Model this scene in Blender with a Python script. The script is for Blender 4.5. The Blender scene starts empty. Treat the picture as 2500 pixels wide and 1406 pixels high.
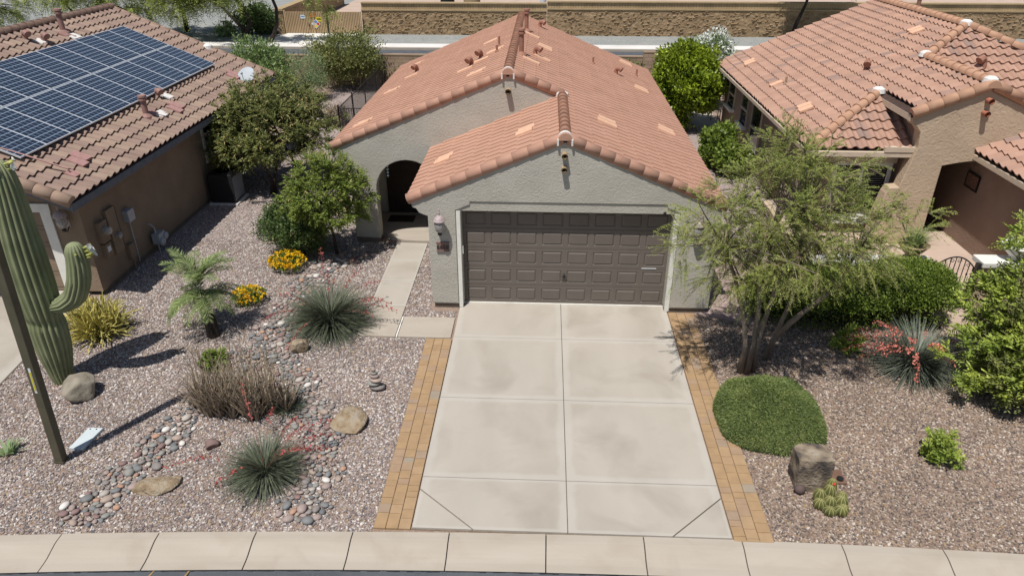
import bpy, bmesh, math, random
import numpy as np
from mathutils import Vector, Matrix
random.seed(7); rng = np.random.default_rng(7)
SC = bpy.context.scene; COL = SC.collection

# ---------------------------------------------------------------- camera
CAM = Vector((-0.58, -15.44, 8.76))
F = Vector((88.0, 938.0, 1733.0)).normalized()          # world +Y seen from the camera
zc = Vector((0, F.z, -F.y)).normalized(); xc = zc.cross(F).normalized(); zc = F.cross(xc)
right = Vector((xc.x, F.x, zc.x)); up = Vector((xc.y, F.y, zc.y)); fwd = Vector((xc.z, F.z, zc.z))
cd = bpy.data.cameras.new('camera'); cam = bpy.data.objects.new('camera', cd); COL.objects.link(cam)
cam.matrix_world = Matrix(((right.x, up.x, -fwd.x, CAM.x), (right.y, up.y, -fwd.y, CAM.y), (right.z, up.z, -fwd.z, CAM.z), (0, 0, 0, 1)))
cd.sensor_width = 36; cd.lens = 36 * 1733 / 2500; cd.clip_start = 0.1; cd.clip_end = 2000
SC.camera = cam
# ---------------------------------------------------------------- light
SUN = Vector((0.19, 0.38, -1.0))                        # travel of the light
elev = math.atan2(1.0, math.hypot(SUN.x, SUN.y)); azim = math.atan2(-SUN.x, -SUN.y)
w = bpy.data.worlds.new('World'); SC.world = w; w.use_nodes = True
nt = w.node_tree; nt.nodes.clear()
sky = nt.nodes.new('ShaderNodeTexSky'); sky.sky_type = 'NISHITA'; sky.sun_disc = False
sky.sun_elevation = elev; sky.sun_rotation = azim; sky.dust_density = 1.0
bg = nt.nodes.new('ShaderNodeBackground'); bg.inputs['Strength'].default_value = 0.07
wo = nt.nodes.new('ShaderNodeOutputWorld')
nt.links.new(sky.outputs[0], bg.inputs[0]); nt.links.new(bg.outputs[0], wo.inputs[0])
sl = bpy.data.lights.new('sun', 'SUN'); sl.energy = 4.8; sl.angle = math.radians(0.53); sl.color = (1.0, 0.955, 0.89)
sun = bpy.data.objects.new('sun', sl); COL.objects.link(sun); sun.location = (0, 0, 30)
sun.rotation_euler = SUN.to_track_quat('-Z', 'Y').to_euler()
SC.view_settings.view_transform = 'Standard'; SC.view_settings.look = 'None'
SC.view_settings.exposure = 0.0; SC.view_settings.gamma = 1.0; SC.view_settings.use_curve_mapping = False
SC.cycles.max_bounces = 6; SC.cycles.transparent_max_bounces = 8; SC.cycles.use_denoising = True

# ---------------------------------------------------------------- materials
MATS = {}
g3 = lambda v: (v, v, v)
def ramp(nt, stops, mode='LINEAR'):
    r = nt.nodes.new('ShaderNodeValToRGB'); cr = r.color_ramp; cr.interpolation = mode
    while len(cr.elements) < len(stops): cr.elements.new(0.5)
    for e, (p, c) in zip(cr.elements, stops): e.position = p; e.color = (*c, 1)
    return r
def rnd_node(nt):
    oi = nt.nodes.new('ShaderNodeObjectInfo'); ge = nt.nodes.new('ShaderNodeNewGeometry')
    a = nt.nodes.new('ShaderNodeMath'); a.operation = 'ADD'
    nt.links.new(oi.outputs['Random'], a.inputs[0]); nt.links.new(ge.outputs['Random Per Island'], a.inputs[1])
    f = nt.nodes.new('ShaderNodeMath'); f.operation = 'FRACT'; nt.links.new(a.outputs[0], f.inputs[0])
    return f.outputs[0]
def noise(nt, scale, detail=4, dist=0.0, stretch=None):
    ge = nt.nodes.new('ShaderNodeNewGeometry'); v = ge.outputs['Position']
    if stretch:
        mp = nt.nodes.new('ShaderNodeVectorMath'); mp.operation = 'MULTIPLY'; mp.inputs[1].default_value = stretch
        nt.links.new(v, mp.inputs[0]); v = mp.outputs[0]
    n = nt.nodes.new('ShaderNodeTexNoise'); n.inputs['Scale'].default_value = scale
    n.inputs['Detail'].default_value = detail; n.inputs['Distortion'].default_value = dist
    nt.links.new(v, n.inputs['Vector']); return n.outputs['Fac']
def M(name, stops, scale=3.0, detail=5, rough=0.8, bump=0.0, bscale=30, bdist=0.01, bdistort=0.0, rnd=None, dirt=None, metal=0.0, spec=0.3, stretch=None, transl=0.0, emit=None):
    """noise-coloured principled surface; rnd = colour stops picked per piece; dirt = (scale, lo, hi, colour)"""
    if name in MATS: return MATS[name]
    m = bpy.data.materials.new(name); m.use_nodes = True; nt = m.node_tree; p = nt.nodes['Principled BSDF']
    p.inputs['Roughness'].default_value = rough; p.inputs['Metallic'].default_value = metal; p.inputs['Specular IOR Level'].default_value = spec
    if len(stops) == 1: stops = [(0.3, tuple(c * 0.88 for c in stops[0])), (0.7, tuple(min(1, c * 1.1) for c in stops[0]))]
    elif not isinstance(stops[0][1], tuple): stops = [(0.3 + 0.4 * i / (len(stops) - 1), c) for i, c in enumerate(stops)]
    r = ramp(nt, stops); nt.links.new(noise(nt, scale, detail, 0.0, stretch), r.inputs[0]); col = r.outputs[0]
    if rnd:
        rr = ramp(nt, rnd[1], 'CONSTANT' if rnd[0] == 'C' else 'LINEAR'); nt.links.new(rnd_node(nt), rr.inputs[0])
        mx = nt.nodes.new('ShaderNodeMix'); mx.data_type = 'RGBA'; mx.blend_type = 'MULTIPLY'; mx.inputs[0].default_value = 1
        nt.links.new(col, mx.inputs[6]); nt.links.new(rr.outputs[0], mx.inputs[7]); col = mx.outputs[2]
    if dirt:
        dr = ramp(nt, [(dirt[1], (0, 0, 0)), (dirt[2], (1, 1, 1))]); nt.links.new(noise(nt, dirt[0], 6, 0.6), dr.inputs[0])
        mx = nt.nodes.new('ShaderNodeMix'); mx.data_type = 'RGBA'
        nt.links.new(dr.outputs[0], mx.inputs[0]); nt.links.new(col, mx.inputs[6]); mx.inputs[7].default_value = (*dirt[3], 1); col = mx.outputs[2]
    nt.links.new(col, p.inputs['Base Color'])
    if bump:
        b = nt.nodes.new('ShaderNodeBump'); b.inputs['Strength'].default_value = bump; b.inputs['Distance'].default_value = bdist
        nt.links.new(noise(nt, bscale, 5, bdistort), b.inputs['Height']); nt.links.new(b.outputs[0], p.inputs['Normal'])
    if transl:
        t = nt.nodes.new('ShaderNodeBsdfTranslucent'); nt.links.new(col, t.inputs[0])
        ms = nt.nodes.new('ShaderNodeMixShader'); ms.inputs[0].default_value = transl
        out = nt.nodes['Material Output']; nt.links.new(p.outputs[0], ms.inputs[1]); nt.links.new(t.outputs[0], ms.inputs[2]); nt.links.new(ms.outputs[0], out.inputs[0])
    MATS[name] = m; return m
def leafmat(name, a, b, c=None, transl=0.3, rough=0.5):
    w3 = [(0.0, g3(1.05)), (0.5, g3(1.55)), (1.0, (2.2, 2.1, 1.85))]
    return M(name, [a, b] if c is None else [a, b, c], scale=2.2, detail=2, rough=rough, rnd=('L', w3), transl=transl, spec=0.35)
g3 = lambda v: (v, v, v)
SOIL = M('soil', [(0.20, 0.14, 0.105), (0.29, 0.215, 0.165)], scale=1.2, rough=0.95, bump=0.6, bscale=45, dirt=(30, 0.48, 0.62, (0.33, 0.26, 0.22)))
GRAVELFAR = M('gravel_far', [(0.2, (0.15, 0.12, 0.12)), (0.5, (0.31, 0.25, 0.23)), (0.8, (0.5, 0.43, 0.41))], scale=28, detail=2, rough=0.9, bump=0.8, bscale=30, bdist=0.02)
PEB = [(0.0, (0.227, 0.181, 0.164)), (0.18, (0.322, 0.271, 0.25)), (0.36, (0.171, 0.15, 0.147)), (0.5, (0.419, 0.381, 0.353)), (0.62, (0.269, 0.208, 0.167)), (0.72, (0.103, 0.096, 0.103)), (0.82, (0.533, 0.503, 0.473)), (0.9, (0.227, 0.171, 0.167)), (0.96, (0.311, 0.245, 0.161))]
PEB2 = [(0.0, (0.208, 0.15, 0.119)), (0.18, (0.283, 0.217, 0.176)), (0.36, (0.142, 0.116, 0.1)), (0.5, (0.375, 0.314, 0.263)), (0.62, (0.244, 0.176, 0.124)), (0.72, (0.09, 0.079, 0.074)), (0.84, (0.467, 0.417, 0.361)), (0.9, (0.193, 0.136, 0.115)), (0.96, (0.295, 0.209, 0.12))]
PEBBLE2 = M('pebble_brown', [g3(0.96), g3(1.22)], scale=0.7, detail=3, rough=0.85, rnd=('C', PEB2))
PEBBLE = M('pebble', [g3(0.98), g3(1.24)], scale=0.7, detail=3, rough=0.85, rnd=('C', PEB))
CONC = M('concrete', [(0.378, 0.344, 0.296), (0.425, 0.388, 0.338)], scale=0.8, detail=8, rough=0.85, bump=0.15, bscale=120, stretch=(1.4, 0.5, 1), dirt=(0.8, 0.47, 0.72, (0.33, 0.296, 0.25)))
CONC2 = M('kerb_concrete', [(0.375, 0.33, 0.275), (0.42, 0.375, 0.317)], scale=1.2, detail=8, rough=0.85, bump=0.2, bscale=90, stretch=(0.5, 3, 1), dirt=(1.6, 0.52, 0.8, (0.35, 0.30, 0.245)))
def pale_edges(m, width=0.03):
    # lime bloom along the tooled edges of each slab
    nt = m.node_tree; p = nt.nodes['Principled BSDF']; src = p.inputs['Base Color'].links[0].from_socket
    tc = nt.nodes.new('ShaderNodeTexCoord'); sp = nt.nodes.new('ShaderNodeSeparateXYZ'); nt.links.new(tc.outputs['Generated'], sp.inputs[0]); mins = []
    for k in (0, 1):
        a = nt.nodes.new('ShaderNodeMath'); a.operation = 'SUBTRACT'; a.inputs[0].default_value = 1; nt.links.new(sp.outputs[k], a.inputs[1])
        b = nt.nodes.new('ShaderNodeMath'); b.operation = 'MINIMUM'; nt.links.new(sp.outputs[k], b.inputs[0]); nt.links.new(a.outputs[0], b.inputs[1]); mins.append(b.outputs[0])
    c = nt.nodes.new('ShaderNodeMath'); c.operation = 'MINIMUM'; nt.links.new(mins[0], c.inputs[0]); nt.links.new(mins[1], c.inputs[1])
    n2 = nt.nodes.new('ShaderNodeMath'); n2.operation = 'MULTIPLY_ADD'; n2.inputs[1].default_value = -0.075; nt.links.new(noise(nt, 2.2, 6), n2.inputs[0]); nt.links.new(c.outputs[0], n2.inputs[2])
    r = ramp(nt, [(0.0, (0.34, 0.34, 0.34)), (width, (0, 0, 0))]); nt.links.new(n2.outputs[0], r.inputs[0])
    mx = nt.nodes.new('ShaderNodeMix'); mx.data_type = 'RGBA'; nt.links.new(r.outputs[0], mx.inputs[0]); nt.links.new(src, mx.inputs[6]); mx.inputs[7].default_value = (0.49, 0.47, 0.43, 1); nt.links.new(mx.outputs[2], p.inputs['Base Color'])
pale_edges(CONC)
CONCW = M('pale_concrete', [(0.60, 0.58, 0.55), (0.70, 0.68, 0.65)], scale=0.6, rough=0.85)
JOINT = M('joint_dirt', [(0.13, 0.105, 0.08), (0.21, 0.17, 0.13)], scale=9, rough=0.95)
ASPH = M('asphalt', [(0.07, 0.077, 0.087), (0.10, 0.108, 0.12)], scale=2, detail=8, rough=0.8, bump=0.4, bscale=160, dirt=(60, 0.6, 0.75, (0.17, 0.18, 0.19)))
SEAL = M('crack_sealant', [(0.012, 0.012, 0.013), (0.03, 0.03, 0.032)], scale=20, rough=0.5)
DUST = M('crack_dust', [(0.35, 0.24, 0.11), (0.22, 0.15, 0.08)], scale=20, rough=0.9)
PAVER = M('paver', [g3(0.9), g3(1.05)], scale=6, detail=5, rough=0.85, bump=0.3, bscale=80, rnd=('C', [(0, (0.355, 0.237, 0.132)), (0.3, (0.342, 0.228, 0.128)), (0.55, (0.368, 0.25, 0.145)), (0.76, (0.335, 0.23, 0.15)), (0.9, (0.315, 0.232, 0.165)), (0.97, (0.30, 0.25, 0.19))]))
STUC = M('stucco_grey', [(0.395, 0.375, 0.325), (0.455, 0.435, 0.38)], scale=1.5, rough=0.9, bump=0.8, bscale=17, bdist=0.02, bdistort=1.4)
STUCL = M('stucco_brown', [(0.215, 0.158, 0.11), (0.265, 0.20, 0.142)], scale=1.5, rough=0.9, bump=0.7, bscale=12, bdist=0.02, bdistort=0.8)
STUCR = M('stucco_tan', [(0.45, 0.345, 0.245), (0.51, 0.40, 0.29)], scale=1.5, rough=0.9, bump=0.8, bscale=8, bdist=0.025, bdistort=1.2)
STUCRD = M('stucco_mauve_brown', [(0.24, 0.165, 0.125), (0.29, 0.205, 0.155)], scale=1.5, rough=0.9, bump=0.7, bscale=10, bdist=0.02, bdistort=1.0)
BASE = M('foundation', [(0.15, 0.12, 0.095), (0.21, 0.165, 0.13)], scale=4, rough=0.95)
TRIMW = M('white_trim', [(0.66, 0.65, 0.60), (0.75, 0.74, 0.69)], scale=6, rough=0.7)
TRIMT = M('tan_trim', [(0.52, 0.42, 0.32), (0.58, 0.48, 0.37)], scale=6, rough=0.7)
FASC = M('blue_grey_fascia', [(0.11, 0.125, 0.15), (0.15, 0.165, 0.19)], scale=6, rough=0.7)
DOORB = M('garage_door_paint', [(0.132, 0.113, 0.097), (0.150, 0.129, 0.112)], scale=2, rough=0.55)
DOORL = M('tan_door_paint', [(0.215, 0.16, 0.115), (0.24, 0.18, 0.13)], scale=2, rough=0.6)
DARK = M('black_metal', [(0.012, 0.012, 0.013), (0.022, 0.022, 0.023)], scale=8, rough=0.45, spec=0.5)
DARKW = M('dark_wood', [(0.02, 0.013, 0.01), (0.035, 0.022, 0.016)], scale=8, rough=0.6)
UNDER = M('roof_underlay', [(0.05, 0.033, 0.027), (0.08, 0.05, 0.04)], scale=8, rough=0.9)
TILEC = M('tile_terracotta', [(0.90, 0.89, 0.86), (1.05, 1.05, 1.05)], scale=1.6, detail=6, rough=0.8, bump=0.2, bscale=60, rnd=('L', [(0, (0.46, 0.262, 0.188)), (0.5, (0.468, 0.268, 0.193)), (1, (0.476, 0.274, 0.198))]), dirt=(0.7, 0.58, 0.9, (0.42, 0.24, 0.175)))
TILEL = M('tile_brown', [(0.88, 0.87, 0.86), (1.06, 1.06, 1.05)], scale=2, detail=6, rough=0.8, bump=0.2, bscale=60, rnd=('L', [(0, (0.245, 0.17, 0.142)), (0.35, (0.275, 0.195, 0.162)), (0.7, (0.295, 0.215, 0.168)), (1, (0.32, 0.235, 0.185))]))
TILER = M('tile_pink_clay', [(0.88, 0.87, 0.86), (1.06, 1.06, 1.05)], scale=2, detail=6, rough=0.8, bump=0.2, bscale=60, rnd=('L', [(0, (0.27, 0.19, 0.162)), (0.05, (0.325, 0.21, 0.17)), (0.14, (0.372, 0.228, 0.172)), (0.6, (0.395, 0.243, 0.182)), (1, (0.42, 0.262, 0.197))]))
RIDGEC = M('ridge_terracotta', [(0.41, 0.23, 0.165), (0.47, 0.275, 0.20)], scale=5, rough=0.8, bump=0.2, bscale=50, dirt=(3, 0.58, 0.85, (0.32, 0.185, 0.14)))
RIDGEO = M('ridge_weathered', [(0.22, 0.12, 0.085), (0.33, 0.175, 0.12)], scale=4, rough=0.85, bump=0.3, bscale=50)
RIDGEL = M('ridge_brown', [(0.33, 0.225, 0.165), (0.39, 0.275, 0.21)], scale=5, rough=0.8)
RIDGELO = M('ridge_brown_old', [(0.15, 0.095, 0.075), (0.22, 0.15, 0.12)], scale=5, rough=0.85)
RIDGER = M('ridge_clay', [(0.42, 0.245, 0.16), (0.48, 0.29, 0.195)], scale=5, rough=0.8, dirt=(3, 0.55, 0.85, (0.33, 0.19, 0.13)))
PATCHC = M('pale_peach_tile', [(0.60, 0.36, 0.24), (0.70, 0.45, 0.31)], scale=14, rough=0.8)
PATCHP = M('faded_pink_flashing', [(0.34, 0.185, 0.17), (0.41, 0.245, 0.225)], scale=10, rough=0.7)
MORT = M('mortar', [(0.62, 0.60, 0.57), (0.72, 0.71, 0.69)], scale=12, rough=0.9, bump=0.4, bscale=50)
VENT = M('painted_vent', [(0.28, 0.135, 0.095), (0.34, 0.175, 0.125)], scale=8, rough=0.7)
VENTT = M('tan_vent', [(0.33, 0.22, 0.145), (0.39, 0.27, 0.18)], scale=8, rough=0.7)
VENTM = M('mauve_vent', [(0.26, 0.15, 0.13), (0.32, 0.19, 0.165)], scale=8, rough=0.7)
CLAYP = M('clay_pipe', [(0.34, 0.25, 0.15), (0.42, 0.31, 0.19)], scale=8, rough=0.8)
CLAYR = M('red_clay_pipe', [(0.36, 0.13, 0.08), (0.42, 0.17, 0.11)], scale=8, rough=0.8)
GALV = M('grey_steel', [(0.34, 0.37, 0.40), (0.42, 0.45, 0.48)], scale=8, rough=0.5, metal=0.2)
GLASS = M('dark_glass', [(0.012, 0.014, 0.017), (0.025, 0.028, 0.03)], scale=2, rough=0.06, spec=0.6)
LGLASS = M('lamp_glass', [(0.22, 0.21, 0.20), (0.34, 0.33, 0.32)], scale=12, rough=0.15, spec=0.6)
LAMPM = M('lamp_mauve_paint', [(0.34, 0.27, 0.27), (0.46, 0.38, 0.38)], scale=12, rough=0.5)
WHITE = M('white_plastic', [(0.60, 0.64, 0.67), (0.68, 0.71, 0.74)], scale=6, rough=0.5)
ALU = M('silver_frame', [(0.62, 0.66, 0.70), (0.72, 0.76, 0.80)], scale=6, rough=0.4, metal=0.3)
BARK = M('bark_grey_brown', [(0.14, 0.11, 0.085), (0.27, 0.22, 0.175)], scale=9, rough=0.95, bump=0.6, bscale=40, stretch=(1, 1, 0.25))
BARKD = M('bark_dark', [(0.018, 0.014, 0.012), (0.06, 0.045, 0.036)], scale=6, rough=0.95, bump=0.6, bscale=30, stretch=(1, 1, 0.25))
STONE = M('sandstone', [(0.3, (0.20, 0.145, 0.085)), (0.45, (0.29, 0.22, 0.145)), (0.6, (0.335, 0.275, 0.20)), (0.75, (0.30, 0.275, 0.23))], scale=7, detail=9, rough=0.9, bump=1.0, bscale=16, bdist=0.05)
BOULD = M('boulder_stone', [(0.2, (0.16, 0.135, 0.10)), (0.55, (0.28, 0.25, 0.20)), (0.85, (0.38, 0.34, 0.28))], scale=3, detail=8, rough=0.9, bump=0.7, bscale=10, bdist=0.03)
STONEG = M('stone_stained', [(0.38, (0.085, 0.072, 0.065)), (0.46, (0.19, 0.15, 0.11)), (0.56, (0.28, 0.23, 0.17)), (0.7, (0.36, 0.31, 0.245))], scale=3.2, detail=12, rough=0.9, bump=1.0, bscale=16, bdist=0.05)
RIVER = M('river_stone', [g3(0.78), g3(1.0)], scale=9, detail=4, rough=0.65, rnd=('C', [(0, (0.25, 0.225, 0.21)), (0.16, (0.20, 0.205, 0.205)), (0.3, (0.34, 0.27, 0.245)), (0.44, (0.27, 0.265, 0.245)), (0.56, (0.16, 0.165, 0.175)), (0.66, (0.38, 0.30, 0.25)), (0.76, (0.25, 0.165, 0.155)), (0.84, (0.44, 0.40, 0.36)), (0.91, (0.44, 0.27, 0.19)), (0.96, (0.66, 0.63, 0.59))]))
BLOCK = M('block_wall', [(0.30, 0.215, 0.145), (0.36, 0.265, 0.18)], scale=1.2, rough=0.95, bump=0.2, bscale=30)
BLOCKD = M('block_wall_dark', [(0.15, 0.105, 0.08), (0.25, 0.18, 0.135)], scale=1.0, rough=0.95, bump=0.2, bscale=30)
SPLIT = M('split_face', [(0.23, 0.155, 0.085), (0.37, 0.265, 0.16)], scale=1.6, detail=8, rough=0.95, bump=1.0, bscale=4.5, bdist=0.12, stretch=(1, 1, 2.0))
SPLITCAP = M('split_cap', [(0.33, 0.245, 0.14), (0.40, 0.30, 0.175)], scale=2, rough=0.95)
GATEM = M('tan_sheet_metal', [(0.42, 0.30, 0.175), (0.47, 0.34, 0.21)], scale=2, rough=0.6)
PINKC = M('pink_concrete', [(0.42, 0.32, 0.26), (0.50, 0.39, 0.32)], scale=1, rough=0.85)
PINKP = M('mauve_paving', [(0.30, 0.225, 0.21), (0.37, 0.285, 0.26)], scale=2, rough=0.85)
GREYG = M('grey_gravel', [(0.3, (0.17, 0.18, 0.18)), (0.6, (0.30, 0.31, 0.30)), (0.8, (0.42, 0.43, 0.41))], scale=14, detail=4, rough=0.95, dirt=(0.6, 0.5, 0.8, (0.34, 0.33, 0.30)))
POLEM = M('olive_brown_steel', [(0.085, 0.078, 0.05), (0.11, 0.10, 0.068)], scale=4, rough=0.5, metal=0.1)

# ---------------------------------------------------------------- building blocks
INV = {}
def put(name, me, mat, parent=None, mw=None):
    o = bpy.data.objects.new(name, me); COL.objects.link(o)
    if mat is not None and len(me.materials) == 0: me.materials.append(mat)
    if parent is not None:
        o.parent = parent
        if parent.name in INV: o.matrix_parent_inverse = INV[parent.name]
    if mw is not None: o.matrix_basis = mw
    return o
def tag(o, label=None, cat=None, group=None, kind=None):
    if label: o['label'] = label
    if cat: o['category'] = cat
    if group: o['group'] = group
    if kind: o['kind'] = kind
    return o
def thing(name, label, cat, loc, group=None, kind=None):
    o = bpy.data.objects.new(name, None); COL.objects.link(o); o.location = loc; o.empty_display_size = 0.2
    INV[o.name] = Matrix.Translation(-Vector(loc)); return tag(o, label, cat, group, kind)
def npmesh(name, V, Fq, smooth=False):
    V = np.asarray(V, np.float32); Fq = np.asarray(Fq, np.int32); k = Fq.shape[1]
    me = bpy.data.meshes.new(name); me.vertices.add(len(V)); me.vertices.foreach_set('co', V.ravel())
    me.loops.add(Fq.size); me.loops.foreach_set('vertex_index', Fq.ravel())
    me.polygons.add(len(Fq)); me.polygons.foreach_set('loop_start', np.arange(0, Fq.size, k, dtype=np.int32))
    me.polygons.foreach_set('loop_total', np.full(len(Fq), k, np.int32))
    if smooth: me.polygons.foreach_set('use_smooth', np.ones(len(Fq), bool))
    me.update(); me.validate(); return me
class MB:
    def __init__(s): s.v = []; s.f = []
    def add(s, vs, fs):
        b = len(s.v); s.v += [tuple(v) for v in vs]; s.f += [tuple(b + i for i in f) for f in fs]; return s
    def box(s, x0, x1, y0, y1, z0, z1, m=None):
        vs = [Vector((x, y, z)) for x in (x0, x1) for y in (y0, y1) for z in (z0, z1)]
        if m is not None: vs = [m @ v for v in vs]
        return s.add(vs, [(0, 1, 3, 2), (4, 6, 7, 5), (0, 4, 5, 1), (2, 3, 7, 6), (0, 2, 6, 4), (1, 5, 7, 3)])
    def prism(s, poly, d0, d1, axis='y', m=None):
        """poly of (a,b): axis y -> (x,z), axis x -> (y,z), axis z -> (x,y); extruded d0..d1"""
        n = len(poly); mk = {'y': lambda a, b, d: (a, d, b), 'x': lambda a, b, d: (d, a, b), 'z': lambda a, b, d: (a, b, d)}[axis]
        vs = [Vector(mk(a, b, d)) for d in (d0, d1) for a, b in poly]
        if m is not None: vs = [m @ v for v in vs]
        fs = [tuple(range(n)), tuple(range(2 * n - 1, n - 1, -1))] + [(i, i + n, (i + 1) % n + n, (i + 1) % n) for i in range(n)]
        return s.add(vs, fs)
    def tube(s, pts, rad, n=6, cap=True):
        pts = [Vector(p) for p in pts]; rad = rad if hasattr(rad, '__len__') else [rad] * len(pts); vs = []
        ref = None
        for i, p in enumerate(pts):
            t = (pts[min(i + 1, len(pts) - 1)] - pts[max(i - 1, 0)]).normalized()
            if ref is None: ref = t.orthogonal().normalized()
            a = (ref - t * ref.dot(t)).normalized(); b = t.cross(a); ref = a
            for k in range(n):
                q = 2 * math.pi * k / n; vs.append(p + (a * math.cos(q) + b * math.sin(q)) * rad[i])
        fs = [(i * n + k, i * n + (k + 1) % n, (i + 1) * n + (k + 1) % n, (i + 1) * n + k) for i in range(len(pts) - 1) for k in range(n)]
        if cap: fs += [tuple(range(n - 1, -1, -1)), tuple((len(pts) - 1) * n + k for k in range(n))]
        return s.add(vs, fs)
    def lathe(s, prof, c=(0, 0, 0), n=16, m=None):
        vs = []
        for r, z in prof:
            for k in range(n):
                q = 2 * math.pi * k / n; v = Vector((r * math.cos(q), r * math.sin(q), z)); vs.append((m @ v if m is not None else v) + Vector(c))
        fs = [(i * n + k, i * n + (k + 1) % n, (i + 1) * n + (k + 1) % n, (i + 1) * n + k) for i in range(len(prof) - 1) for k in range(n)]
        fs += [tuple(range(n - 1, -1, -1)), tuple((len(prof) - 1) * n + k for k in range(n))]
        return s.add(vs, fs)
    def mesh(s, name, smooth=False):
        me = bpy.data.meshes.new(name); me.from_pydata(s.v, [], s.f)
        if smooth: me.polygons.foreach_set('use_smooth', np.ones(len(me.polygons), bool))
        me.update(); return me
    def build(s, name, mat, parent=None, smooth=False, bevel=0.0, mw=None):
        bm = None
        me = s.mesh(name, smooth)
        bm = bmesh.new(); bm.from_mesh(me); bmesh.ops.recalc_face_normals(bm, faces=bm.faces); bm.to_mesh(me); bm.free()
        o = put(name, me, mat, parent, mw)
        if bevel:
            md = o.modifiers.new('edge', 'BEVEL'); md.width = bevel; md.segments = 2; md.limit_method = 'ANGLE'
        return o
def structure(o): o['kind'] = 'structure'; return o
def unit(a): return a / np.maximum(np.linalg.norm(a, axis=-1, keepdims=True), 1e-9)
# ================================================================ SETTING
def kerb_y(x): return -7.38 - 0.0035 * (x - 2.0) ** 2 if -14 < x < 14 else -7.38 - 0.0035 * 150
XS = [-250, -120, -60, -30, -20] + [round(-14 + i, 2) for i in range(29)] + [20, 30, 60, 120, 250]
mb = MB()
for a, b in zip(XS[:-1], XS[1:]): mb.add([(a, kerb_y(a), -0.03), (b, kerb_y(b), -0.03), (b, 300, -0.03), (a, 300, -0.03)], [(0, 1, 2, 3)])
tag(mb.build('ground', SOIL), kind='structure')
mb = MB()
for a, b in zip(XS[:-1], XS[1:]): mb.add([(a, kerb_y(a) - 0.66, -0.095), (b, kerb_y(b) - 0.66, -0.095), (b, -220, -0.095), (a, -220, -0.095)], [(0, 1, 2, 3)])
road = structure(mb.build('road', ASPH))
# tar-sealed cracks in the asphalt and along the gutter
def ribbon(pts, wd, z):
    m = MB(); n = len(pts)
    for i, (x, y) in enumerate(pts):
        j = 0.5 + random.random(); m.v += [(x - wd * j / 2, y, z), (x + wd * j / 2, y + 0.01, z)]
    m.f = [(2 * i, 2 * i + 1, 2 * i + 3, 2 * i + 2) for i in range(n - 1)]; return m
ribbon([(-6.32 - 0.012 * i + random.uniform(-.02, .02), -8.30 - 0.1 * i) for i in range(24)], 0.05, -0.091).build('sealed_crack', SEAL, road)
ribbon([(-6.32 - 0.012 * i + random.uniform(-.02, .02), -8.30 - 0.1 * i) for i in range(24)], 0.025, -0.088).build('crack_dust', DUST, road)
ribbon([(-5.78 - 0.018 * i + random.uniform(-.02, .02), -8.28 - 0.1 * i) for i in range(24)], 0.06, -0.091).build('sealed_crack', SEAL, road)
ribbon([(-5.78 - 0.018 * i + random.uniform(-.02, .02), -8.28 - 0.1 * i) for i in range(24)], 0.04, -0.088).build('crack_dust', DUST, road)
gut = MB()
for i in range(280):
    x = -14 + i * 0.1; y = kerb_y(x) - 0.665; h = random.uniform(0.012, 0.03); x2 = x + 0.1; y2 = kerb_y(x2) - 0.665
    gut.add([(x, y, -0.09), (x2, y2, -0.09), (x2, y2 - h, -0.09), (x, y - h, -0.09)], [(0, 1, 2, 3)])
gut.build('gutter_seam', SEAL, road)
# rolled kerb, cast in sections
kerb = MB().box(-14, 14, -7.7, -7.5, -0.2, -0.12).build('kerb', JOINT); structure(kerb)
PROF = [(0, -0.2), (0, 0.0), (-0.14, 0.0), (-0.2, -0.008), (-0.42, -0.07), (-0.52, -0.084), (-0.66, -0.088), (-0.66, -0.2)]
for k in range(-9, 10):
    xa, xb = -0.40 + 1.53 * k + 0.008, -0.40 + 1.53 * (k + 1) - 0.008; m = MB(); n = len(PROF); dz = random.uniform(-.003, .003)
    for s in range(4):
        x = xa + (xb - xa) * s / 3; skew = 0.0
        m.v += [(x + 0.05 * p * -1 * 0, kerb_y(x) + p, z + dz) for p, z in PROF]
    m.f = [(s * n + i, s * n + (i + 1) % n, (s + 1) * n + (i + 1) % n, (s + 1) * n + i) for s in range(3) for i in range(n)] + [tuple(range(n)), tuple(3 * n + i for i in range(n - 1, -1, -1))]
    m.build('kerb_section', CONC2, kerb, bevel=0.006)
# driveway slabs with tooled joints
drive = structure(MB().box(-2.545, 2.525, -7.385, 0.15, -0.12, -0.02).build('driveway', JOINT))
YJ = [0.12, -1.69, -3.96, -6.22, -7.37]; g = 0.006
def slab(poly, mat, parent, top=0.012, name='concrete_slab', bev=0.006):
    return MB().prism(poly, -0.1, top + random.uniform(-.0015, .0015), 'z').build(name, mat, parent, bevel=bev)
for i in range(4):
    a, b = YJ[i] - g, YJ[i + 1] + g
    for x0, x1, sd in ((-2.54, -0.055 - g, -1), (-0.055 + g, 2.52, 1)):
        if i < 3: slab([(x0, b), (x1, b), (x1, a), (x0, a)], CONC, drive)
        elif sd < 0:
            slab([(x0 + 0.99, b), (x1, b), (x1, a), (x0, a), (x0, b + 0.86)], CONC, drive); slab([(x0, b), (x0 + 0.96, b), (x0, b + 0.83)], CONC, drive)
        else:
            slab([(x0, b), (x1 - 0.93, b), (x1, b + 0.86), (x1, a), (x0, a)], CONC, drive); slab([(x1 - 0.90, b), (x1, b), (x1, b + 0.83)], CONC, drive)
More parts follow.
